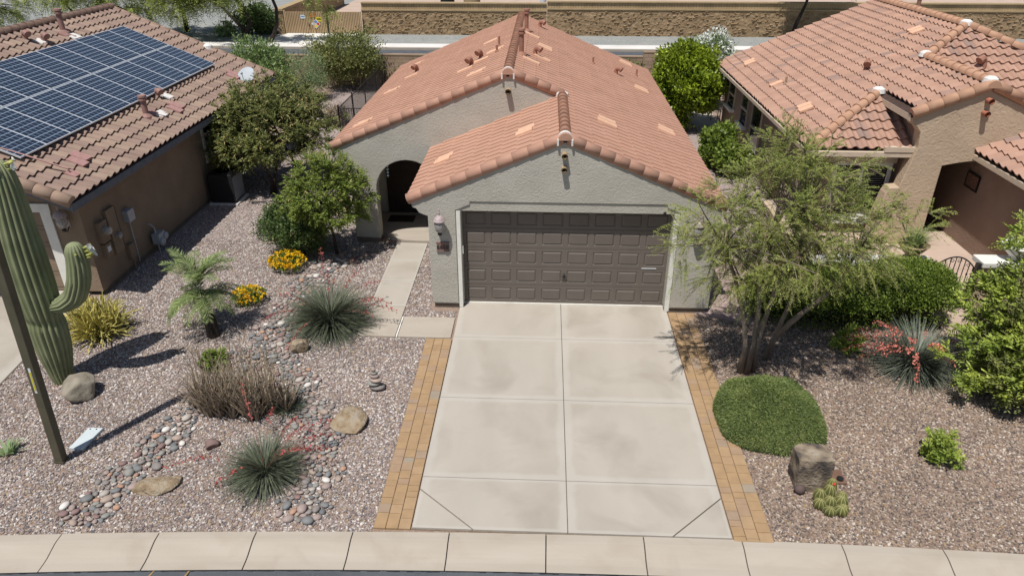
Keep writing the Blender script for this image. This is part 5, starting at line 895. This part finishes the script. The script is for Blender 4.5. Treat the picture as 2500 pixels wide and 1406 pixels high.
simpletree(38, 'dry_shrub', 'sparse brown green shrub beyond the brown roof end', 'shrub', (-17.4, 21), [((-17.8, 20.5, 1.3), (1.7, 1.1, 1.0), 60)], G_OLIVE, BARK, .13, .03, 50, [[(-17.6, 20.5, -.03), (-17.6, 20.5, .5)]], .05, 20, .25)
simpletree(39, 'grass_clump', 'tuft of dry grass on the gravel before the iron fence', 'shrub', (-9.9, 15.6), [((-9.9, 15.8, .35), (.5, .5, .4), 30)], G_ALOE, BARK, .3, .02, 40, [[(-9.9, 15.8, -.03), (-9.9, 15.8, .15)]], .02, 6, .12)
simpletree(40, 'round_street_shrub', 'small round shrub on the grey verge left of the forked tree', 'shrub', (-25.3, 40.0), [((-24.4, 39.2, .5), (.6, .6, .5), 30)], G_GREY, BARK, .15, .07, 40, [[(-24.4, 39.2, 0), (-24.4, 39.2, .2)]], .04, 6, .15)
# hedge
r = R(41); o = plant('clipped_hedge', 'clipped bright green hedge in front of the low courtyard wall', 'hedge', (6.8, -.45, 0))
def shellpts(c, rad, n, r, pw=3.0):
    """points on a rounded-box shell with outward normals"""
    d = unit(r.normal(size=(n, 3))); d[:, 2] = np.abs(d[:, 2]) * np.where(r.uniform(size=n) < .12, -1, 1); q = 1 / (np.abs(d) ** pw).sum(1) ** (1 / pw); p = d * q[:, None]; nn = unit(np.sign(p) * np.abs(p) ** (pw - 1) / np.array(rad)); return p * np.array(rad) + np.array(c), nn
prts = []
for c, rad, n in (((8.0, -.4, .68), (1.0, .68, .72), 24000), ((6.3, -.48, .6), (1.35, .68, .64), 24000), ((4.95, -.3, .5), (.6, .6, .5), 6000)):
    pp, nn = shellpts(c, rad, n, r); pp += nn * r.normal(size=(n, 1)) * .05 + r.normal(size=pp.shape) * .02; prts.append(leaves(pp, nn + r.normal(size=nn.shape) * .7, r.uniform(.04, .08, n), .03, r))
    bm = blob(3, .03, 2, 5, (rad[0] * .9, rad[1] * .9, rad[2] * .9)); me = bpy.data.meshes.new('core'); bm.transform(Matrix.Translation(c)); bm.to_mesh(me); bm.free(); put('inner_foliage', me, CORE, o)  # solid core behind the leaves, shade inside the hedge put into its dark colour
leafobj('foliage', prts, G_HEDGE, o)
# mound of trailing ground cover
r = R(42); o = plant('mounded_shrub', 'large smooth green mound of ground cover beside the driveway', 'shrub', (3.85, -4.5, 0)); n = 70000
pp, nn = shellpts((3.86, -4.45, .05), (.99, .93, .76), n, r, 2.1); keep = pp[:, 2] > -.02; pp, nn = pp[keep], nn[keep]; lump = np.sin(pp[:, :1] * 4.3 + 1) * np.sin(pp[:, 1:2] * 4.7 + .4) * .05 + np.sin(pp[:, :1] * 11) * np.sin(pp[:, 1:2] * 9 + 2) * .02; pp += nn * (lump + r.normal(size=(len(pp), 1)) * .012); pp[:, 0] -= .12 * np.clip(pp[:, 2], 0, 1)
flow = unit(np.cross(nn, [0, 0, 1.0]) * r.normal(size=(len(pp), 1)) * .6 + np.array([0, 0, -.5]) + nn * .55 + r.normal(size=pp.shape) * .25); leafobj('foliage', [leaves(pp, flow, r.uniform(.035, .07, len(pp)), .013, r)], G_MOUND, o)
me = blobmesh('inner_foliage', 3, .03, 2, 5, sc=(.90, .84, .64), flatb=-.06); put('inner_foliage', me, CORE, o, Matrix.Translation((3.86, -4.45, .05)))  # solid core, its near-black green paints the shade beneath the leaves
# leaning yellow-green bush on the right edge
r = R(43); o = plant('yellow_green_bush', 'tall loose yellow green bush at the right edge of the picture', 'shrub', (9.0, -3.2, 0)); prts, tips = [], []
for c, rad, n in (((9.0, -3.4, .8), (1.2, 1.05, .75), 130), ((9.5, -2.7, 1.7), (1.35, 1.15, 1.0), 130), ((9.6, -3.5, 1.2), (1.35, 1.25, 1.2), 110), ((9.9, -2.3, 2.7), (1.0, .9, .8), 80), ((8.75, -2.5, 1.6), (.7, .6, .5), 50)):
    a, pc, tws = feathery(c, rad, n, 7, r, .27, 12, .085, .036, shell=.55, lump=.28, droop=.1); prts.append(a); tips += list(pc)
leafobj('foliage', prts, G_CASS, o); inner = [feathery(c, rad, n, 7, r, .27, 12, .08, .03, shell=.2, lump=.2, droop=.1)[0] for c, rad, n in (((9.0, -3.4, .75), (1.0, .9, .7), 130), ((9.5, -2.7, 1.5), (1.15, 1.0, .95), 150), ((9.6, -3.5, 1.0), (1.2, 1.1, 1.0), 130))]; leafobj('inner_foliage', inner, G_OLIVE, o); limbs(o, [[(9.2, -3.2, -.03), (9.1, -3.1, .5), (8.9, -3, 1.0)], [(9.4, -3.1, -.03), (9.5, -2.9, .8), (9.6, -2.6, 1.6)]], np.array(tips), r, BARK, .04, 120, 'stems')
# yuccas with coral flower stalks
def blade(pts, w0):
    pts = np.array(pts); k = len(pts); t = pts[-1] - pts[0]; s = np.cross(t, [0, 0, 1.0]); s = s / max(np.linalg.norm(s), 1e-6); a = np.linspace(1, .08, k)[:, None] * w0 / 2; return np.stack([pts - s * a, pts + s * a], 1).reshape(-1, 3)
def blades(n, c, spread, length, w0, r, droop=.8, k=5, tilt=(.15, 1.3), base=.12):
    Vs, Fs = [], []
    for i in range(n):
        az_ = r.uniform(0, 6.283); tl = r.uniform(*tilt); L = length * r.uniform(.65, 1.1); h = np.array([math.cos(az_), math.sin(az_), 0]); b0 = np.array(c) + h * base * r.uniform(0, 1) * spread; pts = []
        p = b0.copy(); ang = tl
        for j in range(k): pts.append(p.copy()); st_ = L / (k - 1); p = p + (h * math.sin(ang) + np.array([0, 0, math.cos(ang)])) * st_; ang = min(ang + droop / (k - 1), 2.6); p[2] = max(p[2], -.01)
        vv = blade(pts, w0 * r.uniform(.7, 1.2)); b_ = len(Vs) * 2 * k; Vs.append(vv); Fs += [(b_ + 2 * j, b_ + 2 * j + 1, b_ + 2 * j + 3, b_ + 2 * j + 2) for j in range(k - 1)]
    return np.concatenate(Vs), np.array(Fs)
STALK = M('stalk_red_brown', [(0.16, 0.07, 0.05), (0.22, 0.10, 0.07)])
def redyucca(seed, label, loc, n, length, stalks, fl, mat=G_YUC, w0=.02, slen=1.1):
    r = R(seed); o = plant('red_yucca', label, 'yucca', (loc[0], loc[1], 0)); vv, ff = blades(n, (loc[0], loc[1], 0), length * 2.2, length, w0, r, 1.0, 6, (.05, 1.3)); put('leaves', npmesh('leaves', vv, ff), mat, o)
    for i in range(stalks):
        a = r.uniform(0, 6.283); tl = r.uniform(.7, 1.5); L = slen * r.uniform(.7, 1.15); h = np.array([math.cos(a), math.sin(a), 0]); p = np.array([loc[0], loc[1], .05]); ang = tl * .5; pts = []
        for j in range(8): pts.append(p.copy()); p = p + (h * math.sin(ang) + np.array([0, 0, math.cos(ang)])) * L / 7; ang += tl * .16
        s_ = MB().tube(pts, [.006 * (1 - .6 * j / 7) for j in range(8)], 4, False).build('flower_stalk', STALK, o)
        q = np.concatenate([np.linspace(pts[j], pts[j + 1], 12) for j in (4, 5, 6)]) + r.normal(size=(36, 3)) * .018; Dd = unit(r.normal(size=q.shape)); leafobj('flowers', [leaves(q, Dd, .055, .034, r)], fl, s_)['kind'] = 'stuff'
redyucca(51, 'large red yucca beside the front walk with coral stalks', (-5.5, -1.3), 2300, 1.12, 13, CORAL, slen=1.75); redyucca(52, 'small dark red yucca near the kerb left of the driveway', (-5.28, -6.3), 1300, .74, 10, CORAL, slen=1.6); redyucca(53, 'red yucca with pink flower spikes right of the leafy tree', (7.45, -2.45), 1800, 1.05, 22, PINKF, slen=1.7, mat=leafmat('leaf_yucca_blue', (.07, .085, .068), (.13, .15, .12), transl=.1))
# dried aloe clump
r = R(54); o = plant('dry_aloe_clump', 'wide clump of greyish dried aloe with upright stalks', 'aloe', (-6.35, -4.55, 0)); Vs, Fs, b_ = [], [], 0
for i in range(75):
    a = r.uniform(0, 6.283); q = math.sqrt(r.uniform()); c = (-6.35 + .95 * q * math.cos(a), -4.5 + .38 * q * math.sin(a), 0); vv, ff = blades(17, c, .5, r.uniform(.6, .95), .045, r, .4, 5, (.03, .6), .1); Vs.append(vv); Fs.append(ff + b_); b_ += len(vv)
put('leaves', npmesh('leaves', np.concatenate(Vs), np.concatenate(Fs)), G_ALOE, o)
for i in range(80):
    x = -6.35 + r.uniform(-.95, .7); y = -4.4 + r.uniform(-.3, .4); L = r.uniform(.9, 1.45); MB().tube([(x, y, .1), (x + r.normal() * .04, y + r.normal() * .04, L * .6), (x + r.normal() * .08, y + r.normal() * .08, L)], [.009, .007, .005], 4, False).build('dry_stalk', G_DRY, o)
vv, ff = blades(160, (-5.5, -4.5, 0), .6, .45, .018, r, .8, 5, (.2, 1.3), .3); put('green_leaves', npmesh('green_leaves', vv, ff), G_YUC, o)
# lantanas
for sd, label, loc, rad, nf in ((61, 'yellow flowering lantana mound below the dark shrub', (-7.45, 1.55), .47, 190), (62, 'smaller yellow flowering lantana beside the palm', (-7.82, -.3), .38, 120)):
    r = R(sd); o = plant('lantana', label, 'flower', (*loc, 0)); a, pc = bushy((*loc, rad * .45), (rad, rad * .85, rad * .5), 60, 30, (.05, .05, .04), .05, .03, r, shell=.3, lump=.1); leafobj('foliage', [a], G_HEDGE, o)
    d = unit(r.normal(size=(nf, 3))); d[:, 2] = np.abs(d[:, 2]); pp = np.array([*loc, rad * .45]) + d * np.array([rad, rad * .88, rad * .6]) * r.uniform(.88, 1.08, (nf, 1)); P = np.repeat(pp, 7, 0) + r.normal(size=(nf * 7, 3)) * .012; o2 = leafobj('flowers', [leaves(P, unit(r.normal(size=P.shape) + np.repeat(d, 7, 0)), .045, .04, r)], YELF, o); o2['kind'] = 'stuff'
# palm
r = R(63); o = plant('date_palm', 'small palm with arching fronds left of the dry creek', 'palm', (-8.15, -1.85, 0)); MB().tube([(-8.08, -1.85, -.03), (-8.12, -1.8, .3), (-8.2, -1.75, .62), (-8.25, -1.7, .9)], [.16, .14, .13, .1], 10).build('trunk', BARKD, o)
vv, ff = blades(90, (-8.2, -1.75, .75), .5, .35, .02, r, .9, 4, (.9, 2.2), .2); put('old_frond_bases', npmesh('old_frond_bases', vv, ff), G_DRY, o)
for i in range(42):
    a = r.uniform(0, 6.283); low = i < 24; tl = r.uniform(.7, 1.3) if low else r.uniform(.1, .6); L = r.uniform(.8, 1.05) if low else r.uniform(.85, 1.15); h = np.array([math.cos(a), math.sin(a), 0]); p = np.array([-8.25, -1.7, .85 if low else 1.25]); ang = tl; pts = []
    for j in range(10): pts.append(p.copy()); p = p + (h * math.sin(ang) + np.array([0, 0, math.cos(ang)])) * L / 9; ang += .2 if low else .15
    pts = np.array(pts); B = np.concatenate([np.linspace(pts[j], pts[j + 1], 7)[:-1] for j in range(1, 9)]); tan_ = unit(np.gradient(B, axis=0)); sd_ = unit(np.cross(tan_, [0, 0, 1.0])); k = len(B); prt = []
    for sg in (-1, 1): prt.append(leaves(B, sd_ * sg + tan_ * .9 + np.array([0, 0, -.15]) + r.normal(size=B.shape) * .12, np.interp(np.arange(k), [0, k * .3, k], [.16, .3, .12]), .014, r, up=1.5))
    f = leafobj('frond', prt, G_PALM, o); MB().tube(pts, [.012 - .001 * j for j in range(10)], 4, False).build('midrib', G_PALM, f)
# euphorbia
r = R(64); o = plant('pencil_euphorbia', 'yellow green tangle of thin stems beside the saguaro', 'euphorbia', (-10.75, -1.9, 0)); m = MB()
for i in range(620):
    a = r.uniform(0, 6.283); tl = r.uniform(.05, 1.35); L = r.uniform(.5, .95) * (1 if tl < .9 else .8); h = np.array([math.cos(a), math.sin(a), 0]); p = np.array([-10.75, -1.9, .02]) + h * .12; ang = tl; pts = []
    for j in range(6): pts.append(p.copy()); p = p + (h * math.sin(ang) + np.array([0, 0, math.cos(ang)])) * L / 5 + r.normal(size=3) * .03; ang += r.normal() * .3 + .02; p[2] = max(p[2], 0.0)
    m.tube(pts, [.014, .014, .013, .012, .011, .008], 4, False)
m.build('stems', G_EUPH, o)
# small green plants
for sd, label, loc, rad, hgt, mt in ((65, 'small fresh green shrub alone on the right gravel', (6.68, -5.35), .32, .38, G_CASS), (66, 'small olive green shrub in front of the hedge', (6.35, -1.75), .36, .4, G_CASS), (67, 'small green tuft behind the dried aloe', (-7.55, -3.05), .26, .22, G_HEDGE)):
    r = R(sd); o = plant('small_shrub', label, 'shrub', (*loc, 0)); a, pc, tws = feathery((*loc, hgt * .5), (rad, rad, hgt * .6), 40, 7, r, .14, 10, .06, .03, shell=.2, lump=.2, droop=.1, fb=-.6); leafobj('foliage', [a], mt, o); limbs(o, [[(*loc, -.03), (*loc, .1)]], pc, r, BARK, .012, 14, 'stems', .004)
r = R(68); o = plant('dark_small_plant', 'grey leaved plant cut off at the left edge of the picture', 'plant', (-10.2, -5.95, 0)); vv, ff = blades(24, (-10.15, -5.95, 0), .5, .3, .09, r, .5, 5, (.2, 1.2), .2); put('leaves', npmesh('leaves', vv, ff), G_GREY, o)
# saguaro: ribbed column with an arm, buds and flowers
SAG = M('saguaro_skin', [(0.17, 0.195, 0.10), (0.25, 0.275, 0.155)], scale=3, rough=.7, dirt=(5, .62, .8, (0.22, 0.2, 0.12)))
def ribbed(pts, rad, ribs, depth, per=4, seg=10):
    pts = [V(p) for p in pts]; n = ribs * per; vs = []; ref = None; K = len(pts)
    for i, p in enumerate(pts):
        t = (pts[min(i + 1, K - 1)] - pts[max(i - 1, 0)]).normalized()
        if ref is None: ref = t.orthogonal().normalized()
        a = (ref - t * ref.dot(t)).normalized(); b = t.cross(a); ref = a
        for k in range(n): q = 2 * math.pi * k / n; rr = rad[i] * (1 - depth * (1 - abs(math.cos(q * ribs / 2)) ** .7)); vs.append(p + (a * math.cos(q) + b * math.sin(q)) * rr)
    return vs, [(i * n + k, i * n + (k + 1) % n, (i + 1) * n + (k + 1) % n, (i + 1) * n + k) for i in range(K - 1) for k in range(n)] + [tuple((K - 1) * n + k for k in range(n))]
def spline(ctrl, n):
    c = np.array(ctrl, float); t = np.linspace(0, 1, len(c)); T = np.linspace(0, 1, n); out = []
    for k in range(c.shape[1]):
        y = np.interp(T, t, c[:, k]); out.append(y)
    y = np.stack(out, 1)
    for _ in range(2): y[1:-1] = (y[:-2] + 2 * y[1:-1] + y[2:]) / 4
    return y
o = plant('saguaro_cactus', 'tall ribbed saguaro cactus with one raised arm', 'cactus', (-10.5, -3.7, 0))
cs = spline([(-10.5, -3.7, -.05, .19), (-10.5, -3.7, .25, .24), (-10.46, -3.7, .8, .33), (-10.44, -3.7, 1.35, .355), (-10.43, -3.7, 1.5, .315), (-10.43, -3.7, 1.65, .36), (-10.42, -3.7, 2.3, .385), (-10.40, -3.7, 3.0, .375), (-10.36, -3.7, 3.6, .335), (-10.31, -3.7, 4.2, .285), (-10.29, -3.7, 4.55, .23), (-10.29, -3.7, 4.72, .14), (-10.29, -3.7, 4.77, .03)], 60)
vs, fs = ribbed(cs[:, :3], cs[:, 3], 20, .2); MB().add(vs, fs).build('trunk', SAG, o, smooth=True)
cs = spline([(-10.12, -3.76, 1.80, .13), (-9.88, -3.76, 1.86, .18), (-9.6, -3.76, 2.05, .21), (-9.42, -3.76, 2.4, .215), (-9.34, -3.76, 2.75, .205), (-9.32, -3.76, 3.05, .175), (-9.32, -3.76, 3.16, .12), (-9.32, -3.76, 3.2, .03)], 40)
vs, fs = ribbed(cs[:, :3], cs[:, 3], 15, .22); MB().add(vs, fs).build('arm', SAG, o, smooth=True)
BUD = M('cactus_bud', [(.30, .32, .08), (.42, .43, .14)])
r = R(69)
for i in range(24):
    top = i < 9; cx, cz, rr = (-10.27, 4.62, .17) if top else (-9.30, 3.0, .17); a = r.uniform(-1.2, 1.0); z = cz + r.uniform(-.16, .12); p0 = V((cx + math.cos(a) * rr * .85, -3.72 + math.sin(a) * rr * .85, z)); d = V((math.cos(a), math.sin(a), .35)).normalized(); b_ = MB().tube([p0, p0 + d * .05, p0 + d * .09, p0 + d * .11], [.014, .024, .022, .01], 6).build('bud', BUD, o)
    if i % 3 == 0: MB().lathe([(.01, 0), (.045, .02), (.055, .035), (.02, .03)], (0, 0, 0), 10, Matrix.Translation(p0 + d * .11) @ d.to_track_quat('Z', 'Y').to_matrix().to_4x4()).build('flower', WHTF, b_)
# barrel cactus cluster
SPINE = M('cactus_spines', [(.30, .28, .11), (.40, .37, .17)])
CAC = M('cactus_skin', [(0.085, 0.10, 0.03), (0.16, 0.16, 0.05)], scale=6, rough=.7); o = plant('cactus_cluster', 'cluster of ribbed round cacti at the foot of the upright stone', 'cactus', (4.32, -6.6, 0)); r = R(70)
for i, (dx, dy, s_, h_) in enumerate(((-.16, .12, .1, .24), (0, .16, .1, .3), (.06, .25, .09, .36), (-.2, -.02, .1, .16), (-.03, .0, .1, .2), (.16, .02, .11, .2), (-.08, -.16, .1, .13), (.1, -.15, .11, .14), (.2, .12, .09, .2), (.16, -.1, .09, .13))):
    x, y = 4.3 + dx, -6.6 + dy; ct = spline([(x, y, -.02, s_ * .7), (x, y, h_ * .35, s_ * 1.05), (x, y, h_ * .75, s_ * .95), (x, y, h_ * .98, s_ * .5), (x, y, h_, .01)], 14); vs, fs = ribbed(ct[:, :3], ct[:, 3], 9, .5); c_ = MB().add(vs, fs).build('cactus_stem', CAC, o, smooth=True); nv = 36; sp = MB()
    for q in range(9): sp.tube([vs[lv * nv + q * 4] for lv in range(1, 14)], .0045, 4, False)
    sp.build('spine_rows', SPINE, c_)
    if i == 2: MB().lathe([(.01, 0), (.03, .02), (.01, .04)], (x, y - .06, h_ * .8), 8).build('flower', red, c_)
# potted plants in the courtyard
def urn(label, x, y, z, s, mat, pm, n, L, w0):
    o = thing('potted_plant', label, 'planter', (x, y, z)); MB().lathe([(.16 * s, 0), (.2 * s, .03 * s), (.13 * s, .08 * s), (.3 * s, .25 * s), (.42 * s, .42 * s), (.45 * s, .46 * s), (.4 * s, .47 * s), (.36 * s, .4 * s)], (x, y, z), 18).build('bowl', mat, o, smooth=True); vv, ff = blades(n, (x, y, z + .4 * s), .5, L, w0, R(int(x * 100)), .35, 4, (.05, 1.2), .2); put('leaves', npmesh('leaves', vv, ff), pm, o)
urn('spiky green yucca in a bowl on the courtyard wall', 8.3, .35, 1.27, .8, CLAYP, G_PALM, 190, .62, .03); urn('pale agave in a white urn right of the iron gate', 10.7, .3, 1.3, .8, TRIMW, G_GREY, 18, .45, .08)
# ================================================================ STONES AND SMALL THINGS
def rockmesh(name, sc, seed, sub=4, cuts=9, amp=.12, flat=True, depth=(.55, .9)):
    """rock hewn by random planes, then roughened"""
    r = np.random.default_rng(seed); bm = blob(sub, amp, 1.5, seed); N = unit(r.normal(size=(cuts, 3))); D = r.uniform(*depth, cuts); k = r.normal(size=(8, 3)) * 6; ph = r.uniform(0, 6.28, 8)
    for v in bm.verts:
        c = np.array(v.co)
        for n_, d_ in zip(N, D):
            e = c @ n_ - d_
            if e > 0: c = c - n_ * e * .93
        c = c * (1 + .02 * np.sin(k @ c + ph).sum() / 2); v.co = (c[0] * sc[0], c[1] * sc[1], c[2] * sc[2])
    me = bpy.data.meshes.new(name); bm.to_mesh(me); bm.free(); me.polygons.foreach_set('use_smooth', np.full(len(me.polygons), not flat)); return me
def rock(name, label, loc, sc, seed, mat, rot=0, cuts=9, flat=True): return tag(put(name, rockmesh(name, sc, seed, cuts=cuts, flat=flat), mat, None, Matrix.Translation(loc) @ Matrix.Rotation(rot, 4, 'Z')), label, 'rock')
rock('boulder', 'rounded grey brown boulder at the foot of the saguaro', (-9.85, -4.2, .17), (.40, .34, .30), 3, BOULD, .2, 12, False)
rock('sandstone_rock', 'tan sandstone block below the large red yucca', (-5.9, -2.4, .1), (.22, .16, .2), 4, STONE, .3); rock('sandstone_rock', 'flat pale sandstone rock near the paver border', (-4.2, -4.85, .06), (.38, .4, .17), 5, STONE, .6); rock('sandstone_rock', 'flat tan sandstone rock near the kerb beside the creek', (-7.05, -6.65, .03), (.4, .26, .11), 6, STONE, .4)
rock('landscape_rock', 'brown rock beside the pink flowered yucca', (6.85, -1.95, .1), (.42, .22, .2), 7, BOULD, .2)
me = rockmesh('standing_stone', (.46, .36, .52), 18, 4, 5, .06, True, (.8, .95))
for v in me.vertices: v.co.z = min(v.co.z, .32 + .08 * v.co.x); v.co.x = max(-.29, min(.27, v.co.x)); v.co.y = max(-.22, min(.22, v.co.y)); v.co.x -= .05 * v.co.z; v.co += Vector((math.sin(v.co.z * 17 + v.co.y * 9), math.sin(v.co.x * 15 + v.co.z * 11), math.sin(v.co.x * 13 + v.co.y * 12))) * .008
tag(put('standing_stone', me, STONEG, None, Matrix.Translation((4.1, -6.05, .34))), 'squared upright grey stone in front of the green mound', 'rock')
me = blobmesh('d', 2, .15, 1.2, 9, sc=(.1, .08, .09)); tag(put('dark_stone', me, M('dark_red_stone', [(.08, .055, .05), (.12, .085, .08)]), None, Matrix.Translation((3.88, -6.3, .06))), 'small dark stone left of the upright stone', 'rock')
rock('landscape_rock', 'small dark pinkish stone between the two creek branches', (-6.55, -5.6, .04), (.16, .12, .09), 27, M('mauve_stone', [(.16, .105, .095), (.22, .15, .135)], scale=9), .5, 8, False)
cn = thing('stone_cairn', 'stacked cairn of river stones on the left gravel', 'cairn', (-3.9, -3.72, 0)); z = 0
for i, (s_, h_, dx, c_) in enumerate(((.17, .055, .03, 2), (.15, .05, -.04, 0), (.14, .045, .02, 5), (.095, .05, -.01, 2), (.075, .035, -.02, 1), (.05, .05, -.02, 3))):
    me = blobmesh('stone', 2, .14, 1.2, 60 + i, sc=(s_, s_ * .75, h_)); put('stone', me, RIVER, cn, Matrix.Translation((-3.9 + dx, -3.72, z + h_ * .95))); z += h_ * 1.75
lp = thing('light_pole', 'square olive brown light pole at the left edge', 'light pole', (-9.05, -6.1, 0)); tl = Matrix.Translation((-9.07, -6.1, 0)) @ Matrix.Rotation(math.radians(3.6), 4, 'Y')
MB().box(-.075, .075, -.075, .075, -.05, 5.2, tl).build('post', POLEM, lp, bevel=.012); MB().box(-.085, .085, -.085, .085, .0, .03, tl).build('base_collar', POLEM, lp)
MB().box(-.02, .02, -.080, -.0755, 1.55, 2.05, tl).build('number_tag', WHITE, lp); MB().box(-.014, .014, -.084, -.0803, 1.6, 1.98, tl).build('yellow_label', yel, lp)
ub = thing('utility_cover', 'pale blue grey utility cover lying in the gravel by the pole', 'cover', (-8.95, -5.5, 0)); MB().prism([(-9.1, -5.82), (-8.84, -5.82), (-8.78, -5.24), (-9.06, -5.24)], -.03, .045, 'z').build('lid', M('cover_paint', [(.46, .52, .54), (.55, .60, .62)]), ub, bevel=.01)
for x in (-9.0, -8.88): MB().lathe([(.014, .045), (.014, .052)], (x, -5.29, 0), 8).build('bolt', DARK, ub)
ib = thing('irrigation_box', 'brown irrigation valve cover beside the upright stone', 'cover', (4.62, -5.9, 0)); MB().box(4.48, 4.76, -6.08, -5.75, -.03, .03).build('lid', M('box_brown', [(.15, .085, .06), (.2, .12, .085)]), ib, bevel=.01); MB().lathe([(.05, .03), (.06, .05), (.055, .07), (.02, .075)], (4.66, -6.0, 0), 10).build('knob', DARK, ib)
